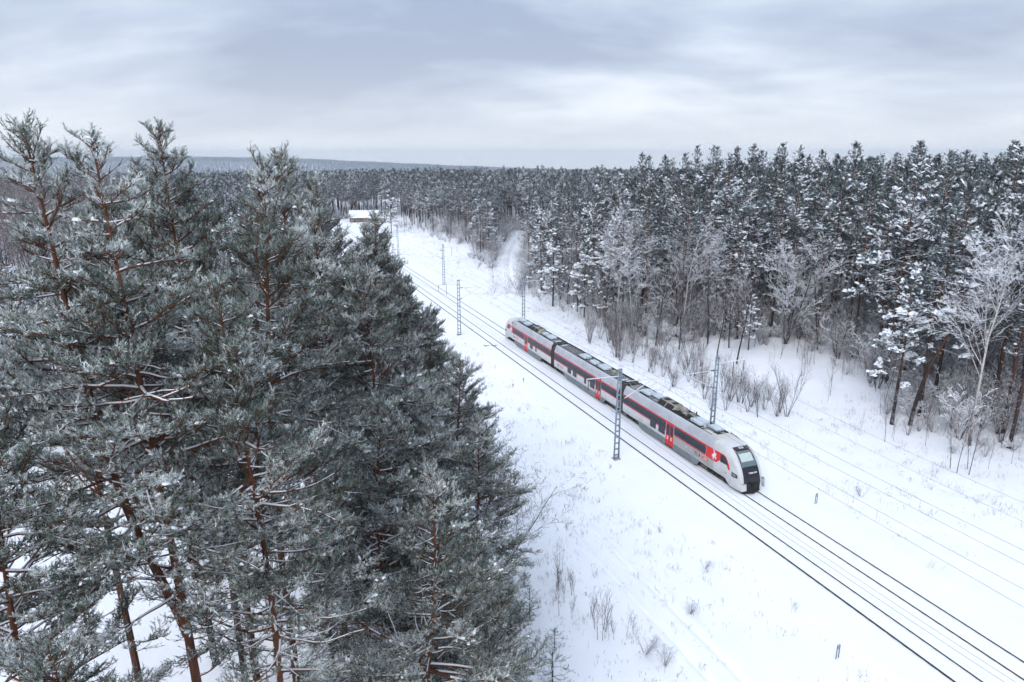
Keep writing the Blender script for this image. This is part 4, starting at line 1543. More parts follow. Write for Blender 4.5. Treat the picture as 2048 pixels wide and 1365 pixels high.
def bare(seed, h, r0, lean=(0, 0), n1=13, n2=7, n3=5, n4=3, ang=(0.55, 0.95), first=0.28, wob=0.05, stems=1, stem_spread=0.0, up=0.10, thin=1.0, snow=0.55, mats=('bark_dark', 'bark_twig'), l1=0.46, smin=0.010):
    """leafless tree or bush of ever finer branches with snow along them"""
    rs = np.random.RandomState(seed)
    gt, gl, gs = Geo(), Geo(), Geo()
    segs = []
    nn = [n1, n2, n3, n4]

    def grow(p, d, L, r, lev):
        m = 7 if lev == 0 else (4 if lev < 3 else 2)
        pts = [p]
        for i in range(m):
            d = unit(d + rs.normal(0, wob * (1.0 + 0.8 * lev), 3) + np.array([0, 0, up if lev > 0 else 0.02]))
            pts.append(pts[-1] + d * L / m)
        pts = np.array(pts)
        r1 = r * (0.22 if lev < 3 else 0.5)
        rad = r + (r1 - r) * np.linspace(0, 1, m + 1)
        if lev == 0:
            tube(gt, np.vstack([pts[:1] - [[0, 0, 0.4]], pts]), np.concatenate([[r * 1.25], rad]), 8)
        for i in range(m):
            segs.append((pts[i], pts[i + 1], rad[i], rad[i + 1], lev))
        if lev >= len(nn) or nn[lev] == 0:
            return
        k = max(1, int(nn[lev] * rs.uniform(0.75, 1.3)))
        for j in range(k):
            u = (first if lev == 0 else 0.18) + (1 - (first if lev == 0 else 0.18)) * (j + rs.uniform(0, 1)) / k
            f = min(u, 0.995) * m
            i = int(f)
            q = pts[i] + (pts[i + 1] - pts[i]) * (f - i)
            bd = unit(pts[i + 1] - pts[i])
            a = rs.uniform(*ang)
            ra = np.cross(bd, rs.normal(size=3))
            ra = unit(ra)
            cd = bd * math.cos(a) + ra * math.sin(a)
            if lev == 0 and cd[2] < 0.0:
                cd[2] = abs(cd[2]) * 0.3
            Lc = L * (l1 if lev == 0 else 0.48) * (1.15 - 0.62 * u) * rs.uniform(0.7, 1.25)
            grow(q, unit(cd), Lc, max(0.0075 * thin, rad[i] * (0.42 if lev == 0 else 0.55)), lev + 1)

    for k in range(stems):
        a = rs.uniform(0, 6.283)
        d = unit(np.array([lean[0] / h + stem_spread * math.cos(a) * rs.uniform(0.5, 1), lean[1] / h + stem_spread * math.sin(a) * rs.uniform(0.5, 1), 1.0]))
        grow(np.array([0.12 * (stems > 1) * math.cos(a), 0.12 * (stems > 1) * math.sin(a), 0.0]), d, h * rs.uniform(0.85, 1.0) if stems == 1 else h * rs.uniform(0.6, 1.0), r0 * (1 if stems == 1 else rs.uniform(0.6, 1)), 0)
    A = np.array([s[0] for s in segs]); B = np.array([s[1] for s in segs])
    ra = np.array([s[2] for s in segs]); rb = np.array([s[3] for s in segs]); lv = np.array([s[4] for s in segs])
    k = (lv > 0) & (lv < 2)
    prisms(gl, A[k], B[k], ra[k], rb[k], 4)
    k = lv >= 2
    prisms(gl, A[k], B[k], ra[k], rb[k], 3, 1)
    d = unit(B - A)
    ok = (np.abs(d[:, 2]) < 0.86) & (rs.uniform(size=len(A)) < snow) & (lv > 0)
    u_ = np.array([0, 0, 1.0])
    ww = np.maximum(ra[ok] * 0.7, smin)
    prisms(gs, A[ok] + u_ * (ra[ok] * 0.8)[:, None], B[ok] + u_ * (rb[ok] * 0.8)[:, None], ww, ww * 0.75, 3)
    out = {'trunk' if stems == 1 else 'stems': gt.mesh('trunk', [mats[0]], smooth=True), 'branches': gl.mesh('branches', list(mats))}
    if gs.n:
        out['branch_snow'] = gs.mesh('branch_snow', ['snow_clump'])
    return out


def plant(name, parts, x, y, label, cat, group=None, scale=1.0, rz=0.0, tilt=(0, 0), sink=0.05, sz=None):
    o = thing(name, label, cat, (x, y, tz(x, y) - sink), rz, group)
    o.rotation_euler = (tilt[0], tilt[1], rz)
    o.scale = (scale, scale, scale if sz is None else sz)
    for k, me in parts.items():
        q = link(k, me, o)
        if k not in ('trunk',):
            q['kind'] = 'stuff'
    return o


def merged(name, parts):
    """the parts of a plant joined in one mesh, as source for woods too far off to tell apart"""
    bm = bmesh.new()
    mats, off = [], {}
    me = bpy.data.meshes.new(name)
    V, F, M, T = [], [], [], []
    n = 0
    g = Geo()
    for k, m in parts.items():
        v = np.empty(len(m.vertices) * 3, np.float32)
        m.vertices.foreach_get('co', v)
        v = v.reshape(-1, 3)
        ls = np.empty(len(m.polygons), np.int32)
        lt = np.empty(len(m.polygons), np.int32)
        mi = np.empty(len(m.polygons), np.int32)
        m.polygons.foreach_get('loop_start', ls)
        m.polygons.foreach_get('loop_total', lt)
        m.polygons.foreach_get('material_index', mi)
        vi = np.empty(len(m.loops), np.int32)
        m.loops.foreach_get('vertex_index', vi)
        tone = np.full(len(v), 0.3, np.float32)
        if 'tone' in m.attributes:
            m.attributes['tone'].data.foreach_get('value', tone)
        mo = len(mats)
        mats += [mm.name for mm in m.materials]
        base = g.n
        g.v.append(v)
        g.t.append(tone)
        g.n += len(v)
        for c in (3, 4):
            s = lt == c
            if s.any():
                g.f.append(vi[ls[s][:, None] + np.arange(c)[None]] + base)
                g.m.append(mi[s] + mo)
    bm.free()
    bpy.data.meshes.remove(me)
    return g.mesh(name, mats, smooth=True, tone=True)


def scatter(name, meshes, pts, idx, rot, scl, label, cat):
    """one object that carries many instances: woods and undergrowth nobody could count"""
    src = bpy.data.collections.new(name + '_sources')
    for i, m in enumerate(meshes):
        so = bpy.data.objects.new(f'{name}_source_{i:02d}', m)
        src.objects.link(so)
    me = bpy.data.meshes.new(name)
    me.from_pydata([tuple(p) for p in pts], [], [])
    for nm, ty, arr in (('pick', 'INT', idx), ('turn', 'FLOAT', rot), ('size', 'FLOAT', scl)):
        at = me.attributes.new(nm, ty, 'POINT')
        at.data.foreach_set('value', np.asarray(arr, np.int32 if ty == 'INT' else np.float32))
    o = link(name, me)
    tag(o, label, cat, kind='stuff')
    ng = bpy.data.node_groups.new(name + '_nodes', 'GeometryNodeTree')
    ng.interface.new_socket('Geometry', in_out='INPUT', socket_type='NodeSocketGeometry')
    ng.interface.new_socket('Geometry', in_out='OUTPUT', socket_type='NodeSocketGeometry')
    N, Lk = ng.nodes, ng.links
    gi, go = N.new('NodeGroupInput'), N.new('NodeGroupOutput')
    ci = N.new('GeometryNodeCollectionInfo')
    ci.inputs['Collection'].default_value = src
    ci.inputs['Separate Children'].default_value = True
    ci.inputs['Reset Children'].default_value = True
    ip = N.new('GeometryNodeInstanceOnPoints')
    ip.inputs['Pick Instance'].default_value = True

    def attr(nm, ty):
        a = N.new('GeometryNodeInputNamedAttribute')
        a.data_type = ty
        a.inputs['Name'].default_value = nm
        return a
    a1, a2, a3 = attr('pick', 'INT'), attr('turn', 'FLOAT'), attr('size', 'FLOAT')
    cx = N.new('ShaderNodeCombineXYZ')
    Lk.new(a2.outputs['Attribute'], cx.inputs[2])
    Lk.new(gi.outputs[0], ip.inputs['Points'])
    Lk.new(ci.outputs[0], ip.inputs['Instance'])
    Lk.new(a1.outputs['Attribute'], ip.inputs['Instance Index'])
    Lk.new(cx.outputs[0], ip.inputs['Rotation'])
    Lk.new(a3.outputs['Attribute'], ip.inputs['Scale'])
    Lk.new(ip.outputs[0], go.inputs[0])
    md = o.modifiers.new('instances', 'NODES')
    md.node_group = ng
    return o


# ------------------------------------------------------------------ foreground pines on the left
FG = 'frosted pines in the foreground'
fork = pine(11, 31.5, 9.0, 3.7, 0.22, stems=[
    (np.array([[0.25, 0, 0], [0.1, 0, 10], [-0.15, 0, 18], [-0.4, 0, 24], [-0.75, 0, 31.3]]), 0.215, 17.0),
    (np.array([[-0.05, 0, 15.4], [-0.55, 0, 17.0], [-1.25, -0.1, 19.5], [-1.75, -0.1, 22], [-2.1, 0, 25], [-2.55, 0, 31.5]]), 0.14, 17.5)])
tall_a = pine(12, 30.0, 13.5, 4.2, 0.20, lean=(0.25, 0.1), pw=0.44)
tall_b = pine(13, 30.0, 14.0, 3.8, 0.19, lean=(-1.4, 0.2))
edge_a = pine(14, 20.0, 3.0, 4.5, 0.16, lean=(1.3, -0.2), gap=0.08, pw=0.38, el_top=42)
edge_b = pine(15, 20.0, 3.5, 4.2, 0.16, lean=(0.3, 0.3), pw=0.40, el_top=44)
near = {'fork': fork, 'a': tall_a, 'b': tall_b, 'e': edge_a, 'f': edge_b}
NH = {'fork': 31.5, 'a': 30.0, 'b': 30.0, 'e': 20.0, 'f': 20.0}
fg_spots = [
    # x, y, height, mesh, turn, label
    (-10.5, 19.0, 30.8, 'fork', 0.0, 'tall frosted pine with forked trunk and two tops against the sky'),
    (-9.3, 24.5, 29.8, 'a', 0.4, 'frosted pine with straight reddish trunk right of the forked pine'),
    (-12.2, 27.5, 31.2, 'b', 0.0, 'tall frosted pine whose top stands third from the left against the sky'),
    (-8.4, 20.5, 26.6, 'b', 1.9, 'frosted pine with a thin crown between the forked pine and the straight reddish trunk'),
    (-4.0, 24.0, 18.2, 'e', 0.0, 'short frosted pine leaning right over the snow at the bottom of the clearing edge'),
    (-12.6, 38.5, 30.2, 'a', 2.2, 'frosted pine with a dense pointed top just reaching the far hills'),
    (-11.3, 42.5, 28.7, 'a', 4.0, 'frosted pine right of the dense pointed top, a little lower'),
    (-10.6, 47.0, 26.4, 'b', 3.1, 'frosted pine at the wood edge with its top level with the far house'),
    (-10.2, 51.5, 23.6, 'f', 0.7, 'frosted pine at the wood edge just below the far house'),
    (-9.6, 57.5, 20.6, 'f', 2.9, 'slim frosted pine beside the farthest left mast'),
    (-6.9, 50.0, 19.0, 'f', 5.0, 'small frosted pine at the wood edge opposite the standing mast'),
    (-4.4, 42.5, 17.4, 'e', 0.5, 'frosted edge pine with dark branches opposite the tail of the train'),
    (-2.6, 36.5, 15.6, 'e', 5.9, 'frosted edge pine reaching out over the snow above the bare branches'),
    (-7.0, 33.5, 24.2, 'f', 1.4, 'dark frosted pine in the middle of the left group'),
    (-6.3, 29.0, 19.6, 'f', 4.2, 'lower frosted pine in the middle of the left group behind the leaning one'),
    (-9.6, 33.5, 27.4, 'a', 5.3, 'frosted pine behind the straight reddish trunk'),
    (-14.9, 32.0, 29.2, 'b', 0.9, 'frosted pine behind the third skyline top'),
    (-17.4, 26.5, 28.2, 'a', 1.1, 'frosted pine at the left border behind the forked pine'),
    (-18.6, 36.0, 28.6, 'a', 3.4, 'farther frosted pine near the left border'),
    (-13.9, 16.5, 25.0, 'a', 2.0, 'close frosted pine crown at the left border below the forked pine'),
    (-10.9, 14.2, 18.4, 'f', 2.0, 'close frosted pine crown in the lower left corner'),
    (-11.1, 45.0, 27.6, 'b', 0.3, 'frosted pine filling the wood edge just left of the far house'),
    (-10.5, 49.3, 25.2, 'a', 2.0, 'frosted pine on the sloping outline of the left group below the far wood'),
    (-9.2, 54.0, 22.2, 'f', 1.6, 'frosted pine on the sloping outline of the left group by the far masts'),
    (-8.0, 47.5, 21.4, 'f', 3.9, 'frosted pine on the outline of the left group level with the standing mast'),
    (-6.2, 46.0, 18.8, 'e', 2.2, 'bushy frosted pine on the outline of the left group'),
    (-6.6, 38.5, 19.6, 'f', 5.6, 'dark frosted pine on the right flank of the left group'),
    (-4.9, 32.5, 16.6, 'e', 1.0, 'bushy dark pine on the right flank above the leaning pine'),
    (-2.9, 30.0, 14.0, 'f', 2.7, 'low bushy pine behind the leaning pine'),
    (-7.6, 30.5, 14.0, 'f', 0.2, 'young frosted pine low behind the reddish trunks'),
    (-10.9, 35.0, 13.0, 'e', 2.4, 'young frosted pine half seen between the trunks over the snow gap'),
    (-1.2, 26.5, 12.2, 'e', 0.9, 'low frosted pine at the bottom border beside the saplings'),
]
for i, (x, y, h, m, rz, lab) in enumerate(fg_spots):
    k = h / NH[m]
    plant('pine_tree', near[m], x, y, lab, 'pine', FG, k, rz)

# bare bush in front of the edge pines
bush_fg = bare(31, 7.5, 0.07, n1=9, n2=6, n3=4, n4=2, stems=3, stem_spread=0.45, up=0.03, snow=0.2, mats=('bark_twig', 'bark_twig'))
plant('bare_tree', bush_fg, -2.6, 40.5, 'bare brown branched small tree poking out of the left pines over the snow', 'tree', None, 1.5, 0.6, (0.1, 0.45))

# ------------------------------------------------------------------ pines of the middle distance
MIDK = dict(pw=0.68, bough_min=1.6, fine=1.5, whorl=0.80, per=4, sec_sp=0.36, shoot_sp=0.27, shoot_len=0.34, K=11, nl=0.25, nw=0.058, trunk_sides=6, needle_mat='needles_dark', tone=0.38, ridge=True, dead=0.10)
mid = [
    pine(41, 26.0, 11.0, 4.3, 0.19, pad=(0.27, 0.19, 0.12), snow=0.26, tuft_snow=0.06, **MIDK),
    pine(42, 26.0, 12.0, 3.8, 0.18, lean=(0.8, 0.3), pad=(0.27, 0.19, 0.12), snow=0.15, tuft_snow=0.03, **MIDK),
    pine(43, 26.0, 9.5, 4.6, 0.20, lean=(-0.5, 0.6), pad=(0.30, 0.21, 0.14), snow=0.42, tuft_snow=0.12, droop=6, **MIDK),
    pine(44, 26.0, 13.0, 3.6, 0.17, lean=(0.2, -0.8), pad=(0.26, 0.18, 0.12), snow=0.09, tuft_snow=0.015, **MIDK),
    pine(45, 26.0, 10.5, 4.2, 0.18, lean=(-0.9, -0.3), pad=(0.27, 0.19, 0.12), snow=0.22, tuft_snow=0.05, gap=0.1, **MIDK),
]
low_mid = pine(46, 16.0, 3.2, 3.0, 0.16, pad=(0.34, 0.26, 0.17), snow=0.9, tuft_snow=0.4, droop=10, **MIDK)
low_tall = pine(47, 26.0, 4.0, 4.4, 0.19, pad=(0.36, 0.25, 0.15), snow=0.45, tuft_snow=0.14, droop=12, **MIDK)
FARK = dict(bough_min=99, fine=2.0, whorl=1.5, per=4, sec_sp=1.0, shoot_sp=0.75, shoot_len=0.7, K=7, nl=0.5, nw=0.20, trunk_sides=5, needle_mat='needles_far', tone=0.24, ridge=False, dead=0.0)
far = [pine(51, 22.0, 9.0, 2.9, 0.17, pad=(0.55, 0.34, 0.18), snow=0.30, tuft_snow=0.05, **FARK),
       pine(52, 22.0, 10.5, 2.5, 0.16, pad=(0.5, 0.3, 0.16), snow=0.2, tuft_snow=0.03, **FARK),
       pine(53, 22.0, 8.0, 3.2, 0.17, pad=(0.6, 0.36, 0.2), snow=0.4, tuft_snow=0.08, **FARK)]
birch_t = [bare(61, 19, 0.13, (0.6, 0.2), n1=16, n2=8, n3=5, n4=3, ang=(0.45, 0.8), first=0.35, mats=('bark_birch', 'bark_twig'), up=0.07, snow=0.85, smin=0.016),
           bare(62, 17, 0.11, (-0.8, 0.3), n1=15, n2=8, n3=5, n4=3, ang=(0.5, 0.9), first=0.22, mats=('bark_birch', 'bark_twig'), up=0.05, snow=0.95, smin=0.018)]
oak_t = bare(63, 17, 0.17, n1=9, n2=8, n3=6, n4=3, ang=(0.5, 0.95), first=0.2, stems=4, stem_spread=0.32, up=0.10, snow=1.0, smin=0.03, mats=('bark_dark', 'bark_dark'))
alder_t = [bare(64, 15, 0.11, n1=14, n2=7, n3=5, n4=3, ang=(0.5, 0.9), first=0.2, up=0.09, snow=0.5, smin=0.012, mats=('bark_dark', 'bark_twig')),
           bare(65, 13, 0.09, (1.0, 0.2), n1=13, n2=7, n3=5, n4=3, ang=(0.45, 0.85), first=0.25, up=0.10, snow=0.4, smin=0.012, mats=('bark_dark', 'bark_twig'))]
shrub = [bare(71, 3.0, 0.022, n1=6, n2=5, n3=3, n4=0, stems=9, stem_spread=0.5, up=0.06, snow=0.55, mats=('bark_twig', 'bark_twig')),
         bare(72, 2.2, 0.018, n1=6, n2=5, n3=3, n4=0, stems=10, stem_spread=0.8, up=0.04, snow=0.75, mats=('bark_twig', 'bark_twig')),
         bare(73, 4.5, 0.03, n1=8, n2=6, n3=3, n4=0, stems=8, stem_spread=0.35, up=0.08, snow=0.45, mats=('bark_twig', 'bark_twig'))]
thicket = [bare(78, 5.6, 0.026, n1=9, n2=4, n3=2, n4=0, stems=9, stem_spread=0.22, up=0.13, ang=(0.25, 0.6), wob=0.06, snow=0.25, smin=0.008, thin=0.8, mats=('bark_twig', 'bark_twig')),
           bare(79, 4.2, 0.022, n1=8, n2=4, n3=2, n4=0, stems=11, stem_spread=0.34, up=0.12, ang=(0.25, 0.65), wob=0.08, snow=0.3, smin=0.008, thin=0.8, mats=('bark_twig', 'bark_twig')),
           bare(80, 7.5, 0.04, n1=12, n2=5, n3=3, n4=0, stems=4, stem_spread=0.26, up=0.12, ang=(0.3, 0.65), wob=0.06, snow=0.4, smin=0.010, thin=0.8, mats=('bark_dark', 'bark_twig'))]
rod = [bare(82, 4.5, 0.022, n1=14, n2=4, n3=0, n4=0, up=0.12, ang=(0.35, 0.7), wob=0.04, snow=0.3, mats=('bark_dark', 'bark_twig')),
       bare(83, 6.5, 0.032, n1=16, n2=5, n3=2, n4=0, up=0.10, ang=(0.4, 0.8), wob=0.05, snow=0.5, mats=('bark_dark', 'bark_twig'))]
whip = [bare(74, 2.6, 0.013, n1=9, n2=3, n3=0, n4=0, stems=1, up=0.16, ang=(0.3, 0.55), snow=0.1, mats=('bark_twig', 'bark_twig')),
        bare(75, 2.0, 0.012, n1=8, n2=3, n3=0, n4=0, stems=2, stem_spread=0.2, up=0.16, ang=(0.3, 0.55), snow=0.1, mats=('bark_twig', 'bark_twig'))]
sapling = pine(81, 1.9, 0.2, 0.75, 0.025, el_top=60, bough_min=9, whorl=0.3, per=5, sec_sp=0.16, shoot_sp=0.12, shoot_len=0.16, K=16, nl=0.06, nw=0.010, tone=0.30, snow=0.5, pad=(0.12, 0.05, 0.04), trunk_sides=6, ridge=True, dead=0)


# ------------------------------------------------------------------ the woods
def edge_right(s):
    return np.interp(s, [20, 36, 44, 52, 67, 80, 86, 90, 97, 106, 116, 131, 139, 147, 195, 208, 232, 267, 300, 318, 330, 420],
                     [74, 74, 70.5, 69.5, 77.5, 81, 75, 64.5, 60.5, 61.0, 62.5, 63, 60.5, 61, 64.5, 72, 67.5, 66, 66, 74, 74, 66])


ROAD = [(140, 53), (148.7, 58.0), (173.3, 66.1), (210.8, 84.0), (229, 94.1)]


def road_dist(s, p):
    d = 1e9
    for (a, b), (c, e) in zip(ROAD[:-1], ROAD[1:]):
        vx, vy = c - a, e - b
        t = np.clip(((s - a) * vx + (p - b) * vy) / (vx * vx + vy * vy), 0, 1)
        d = np.minimum(d, np.hypot(s - a - t * vx, p - b - t * vy))
    return d


def jitter_grid(x0, x1, y0, y1, st, seed):
    rs = np.random.RandomState(seed)
    gx, gy = np.meshgrid(np.arange(x0, x1, st), np.arange(y0, y1, st))
    gx = gx + rs.uniform(-0.42, 0.42, gx.shape) * st
    gy = gy + rs.uniform(-0.42, 0.42, gy.shape) * st
    return gx.ravel(), gy.ravel()


def in_view(x, y, m=12):
    return np.abs(x) < 0.80 * y + m


x, y = jitter_grid(-320, 320, 50, 420, 4.9, 7)
s, p = to_sp(x, y)
vis = in_view(x, y)
right = (p > edge_right(s)) & ((road_dist(s, p) > 6.2) | (p < 56)) & (np.hypot(x + 68, y - 326) > 15)
left = (p < 9 - 3 * (s < 75)) & (y > 62) & (np.hypot(x, y) > 60) & ~((x < -0.56 * y) & (y > 80))
endw = (y > 342) & (p > 8) & (p < 80)
keep = vis & (right | left | endw)
x, y, s, p, right, left = (q[keep] for q in (x, y, s, p, right, left))
depth = np.where(right, p - edge_right(s), 99)
r = np.hypot(x, y)
rsw = np.random.RandomState(21)
# the ones that show largest: nearest rows along the clearing, then the rest by distance
score = r + np.where(right, depth * 1.1, 60 + (9 - p) * 0.3)
order = np.argsort(score)
single = np.zeros(len(x), bool)
single[order[:270]] = True
front_lab = 'tall snow dusted pine in the front rows of the wood behind the train'
for i in np.where(single)[0]:
    if right[i]:
        if s[i] > 150:
            lab, grp = 'tall snowy pine in the wood past the forest road beyond the train', 'pines past the forest road'
        elif depth[i] < 12:
            lab, grp = 'tall snow dusted pine in the front rows of the wood right of the tracks', 'pines in the front rows right of the tracks'
        else:
            lab, grp = 'tall snow dusted pine deeper in the wood right of the tracks', 'pines deeper in the right wood'
    else:
        lab, grp = 'distant frosted pine seen between the foreground pines on the left', 'pines behind the left group'
    hgt = np.clip(rsw.normal(26.0, 2.3), 20, 30) * (0.93 if depth[i] < 5 else 1.0)
    if s[i] > 140 and right[i]:
        hgt *= 0.71
    if not right[i]:
        hgt *= 0.74
    mm = mid[rsw.randint(0, 5)]
    if right[i] and s[i] > 104 and depth[i] < 7 and rsw.uniform() < 0.6:      # edge trees keep their low boughs
        mm, hgt = low_tall, hgt * (0.86 if s[i] < 140 else 1.0)
    k = hgt / 26.0
    plant('pine_tree', mm, x[i], y[i], lab, 'pine', grp, k * rsw.uniform(0.92, 1.08), rsw.uniform(0, 6.28), (rsw.normal(0, 0.018), rsw.normal(0, 0.018)), sz=k)
rest = ~single
mid_m = [merged('wood_pine', m) for m in mid]
far_m = [merged('far_pine', m) for m in far]
nr = rest.sum()
scl = rsw.normal(1.0, 0.07, nr) * np.where(s[rest] > 140, np.where(r[rest] < 300, 0.71, 0.76), np.where(right[rest], 1.0, 0.76))
scatter('pine_wood', mid_m, np.stack([x[rest], y[rest], terr(x[rest], y[rest]) - 0.1], 1), rsw.randint(0, 5, nr), rsw.uniform(0, 6.28, nr), scl,
        'mass of snowy pines filling the woods behind the front rows', 'wood')
# far woods out to the hills
X1, Y1 = [], []
for (a, b, st, sd) in ((410, 900, 6.5, 31), (900, 2000, 11, 32), (2000, 5200, 15, 33)):
    gx, gy = jitter_grid(-0.85 * b - 30, 0.85 * b + 30, a * 0.8, b, st, sd)
    rr = np.hypot(gx, gy)
    k = (rr > a) & (rr <= b) & (np.abs(gx) < 0.79 * gy + 25) & (gy > 415 if a < 500 else True)
    k &= ~((gx > (0.32 if a < 2000 else 0.27) * gy) & (rr > 500))      # hidden behind the tall wood on the right
    X1.append(gx[k]); Y1.append(gy[k])
X1, Y1 = np.concatenate(X1), np.concatenate(Y1)
nf = len(X1)
rf = np.hypot(X1, Y1)
hf = 0.78 * np.clip(rsw.normal(1.0, 0.085, nf), 0.8, 1.2) * (1 + 0.35 * sstep(2200, 3600, rf))
scatter('far_wood', far_m, np.stack([X1, Y1, terr(X1, Y1) - 0.3], 1), rsw.randint(0, 3, nf), rsw.uniform(0, 6.28, nf), hf,
        'endless pine woods stretching to the blue hills on the horizon', 'wood')

# ---- leafless wood at the far left
gx, gy = jitter_grid(-260, -70, 100, 330, 6.0, 41)
k = in_view(gx, gy, 6) & (gx < -0.55 * gy)
gx, gy = gx[k], gy[k]
bare_m = [merged('bare_wood_tree', m) for m in (alder_t[1], bare(84, 15, 0.12, n1=14, n2=7, n3=5, n4=3, first=0.25, up=0.08, snow=0.12, mats=('bark_dark', 'bark_twig')))]
scatter('leafless_wood', bare_m, np.stack([gx, gy, terr(gx, gy)], 1), rsw.randint(0, 2, len(gx)), rsw.uniform(0, 6.28, len(gx)), rsw.uniform(1.1, 1.5, len(gx)),
        'leafless mauve wood behind the pines at the far left', 'wood')

# ---- leafless trees along the right edge, one by one
edge_trees = [
    # px based survey of the photograph turned into ground positions
    ('bare_tree', oak_t, 43.0, 103.5, 1.0, 0.3, 'wide many-stemmed bare tree thick with snow in front of the dark pines'),
    ('birch_tree', birch_t[0], 48.4, 66.8, 1.18, 2.2, 'tall snowy birch with pale trunk near the right border'),
    ('birch_tree', birch_t[1], 20.5, 111.0, 1.05, 0.5, 'pale bare birch at the wood edge behind the middle car'),
    ('bare_tree', alder_t[0], 23.5, 107.5, 1.15, 1.5, 'bare tree with fine mauve twigs next to the pale birch'),
    ('bare_tree', alder_t[1], 17.0, 121.0, 1.3, 2.0, 'bare twiggy tree at the wood edge behind the train tail'),
    ('bare_tree', alder_t[0], 26.6, 104.5, 1.2, 4.0, 'mauve twiggy tree leaning over the brush behind the front car'),
    ('birch_tree', birch_t[0], 29.5, 112.0, 1.0, 5.0, 'bare birch among dark pines above the brush'),
    ('bare_tree', alder_t[1], 30.5, 97.5, 1.15, 0.2, 'thin bare tree rising from the brush left of the right mast'),
    ('bare_tree', alder_t[0], 33.0, 96.0, 1.1, 2.9, 'thin bare tree rising from the brush right behind the right mast'),
    ('bare_tree', alder_t[0], 52.5, 93.0, 1.0, 1.0, 'snowy bare tree between the wide bare tree and the heavy pine'),
    ('birch_tree', birch_t[1], 60.0, 83.0, 1.25, 3.3, 'slender bare birch behind the tall birch at the right border'),
    ('bare_tree', alder_t[1], 55.5, 71.5, 1.1, 4.4, 'small snowy bare tree at the right border'),
    ('bare_tree', alder_t[1], 13.0, 133.0, 1.2, 5.5, 'small bare tree beside the forest road'),
    ('bare_tree', alder_t[0], 37.0, 112.0, 1.05, 0.9, 'snow covered bare tree left of the wide many-stemmed one'),
]
edge_trees += [
    ('bare_tree', alder_t[1], 22.0, 116.0, 1.5, 0.8, 'tall mauve twiggy tree behind the pale birch'),
    ('birch_tree', birch_t[0], 18.5, 117.5, 1.05, 3.6, 'slender birch leaning left at the wood edge behind the middle car'),
    ('bare_tree', alder_t[0], 25.0, 115.5, 1.35, 3.3, 'tall bare tree with a dense mauve crown before the pines'),
    ('birch_tree', birch_t[1], 27.5, 108.0, 1.15, 2.4, 'bare birch with spreading pale limbs above the brush'),
    ('bare_tree', alder_t[1], 31.5, 106.0, 1.4, 4.8, 'bare tree with drooping twigs over the middle of the brush'),
    ('bare_tree', alder_t[0], 46.5, 100.0, 1.1, 5.6, 'snowy bare tree right beside the wide many-stemmed one'),
    ('bare_tree', alder_t[0], 49.0, 86.0, 0.9, 2.1, 'small snow coated tree between the wide bare tree and heavy pine'),
    ('birch_tree', birch_t[1], 53.5, 76.0, 1.2, 0.6, 'snow coated birch behind the bent pine'),
    ('bare_tree', alder_t[1], 11.5, 140.0, 1.3, 1.2, 'bare twiggy tree near the forest road mouth'),
    ('bare_tree', alder_t[0], 34.0, 103.0, 0.95, 0.4, 'snow coated bare tree behind the right mast top'),
]
for nm, m, xx, yy, k, rz, lab in edge_trees:
    plant(nm, m, xx, yy, lab, 'birch' if 'birch' in nm else 'tree', 'leafless trees along the right wood edge', k, rz)
# special snow laden pines on the right
heavy = pine(91, 17.5, 6.2, 3.0, 0.19, pad=(0.27, 0.22, 0.16), snow=1.0, tuft_snow=0.5, droop=4, **MIDK)
lean_p = pine(92, 22.0, 10.0, 2.9, 0.19, stems=[(np.array([[0, 0, 0], [0.4, 0, 4.0], [1.3, 0.2, 7.0], [2.9, 0.4, 10.5], [3.8, 0.5, 14.0], [4.1, 0.5, 22.0]]), 0.20, 9.0)],
              pad=(0.34, 0.26, 0.17), snow=0.9, tuft_snow=0.28, **MIDK)
plant('pine_tree', heavy, 43.2, 72.5, 'pine with forked limbs under thick snow cushions standing apart before the right wood', 'pine', None, 1.0, 0.8)
plant('pine_tree', lean_p, 44.9, 71.9, 'pine with a bent reddish trunk leaning right beside the snow laden pine', 'pine', None, 1.0, 0.0)
for xx, yy, k, rz, lab in ((8.5, 139.0, 1.0, 0.4, 'low branched snowy pine right of the forest road mouth'), (14.0, 129.0, 0.95, 2.0, 'low branched snowy pine at the wood edge behind the train tail'),
                          (-7.0, 205.0, 1.0, 3.0, 'snowy pine with low branches left of the forest road'), (36.5, 101.5, 0.55, 1.0, 'small snow laden pine bowed in front of the wood'),
                          (-47.0, 268.0, 1.05, 5.0, 'dark low branched tree beside the snow bank')):
    plant('pine_tree', low_mid, xx, yy, lab, 'pine', None, k, rz)

# ---- brush right of the train, one by one
rb_ = np.random.RandomState(77)
nb = 0
for i in range(84):
    ss_ = rb_.uniform(58, 100)
    pp_ = rb_.uniform(50.5, 62) if ss_ < 84 else rb_.uniform(50.5, 58)
    q = tp(ss_, pp_)
    if abs(pp_ - 56) > 5.2 * rb_.uniform(0.3, 1.1):
        continue
    plant('shrub', thicket[rb_.choice([0, 1, 1, 2])], q.x, q.y, 'upright leafless brush with brown twigs beside the right mast', 'bush', 'brush beside the right mast', rb_.uniform(0.55, 1.1), rb_.uniform(0, 6.28))
    nb += 1
for i in range(70):
    ss_ = rb_.uniform(40, 300)
    q = tp(ss_, edge_right(ss_) - rb_.uniform(0.2, 4.5))
    if road_dist(ss_, edge_right(ss_)) < 4:
        continue
    plant('shrub', shrub[rb_.randint(0, 2)], q.x, q.y, 'snowy leafless bush at the foot of the right wood', 'bush', 'bushes at the foot of the right wood', rb_.uniform(0.5, 1.1), rb_.uniform(0, 6.28))
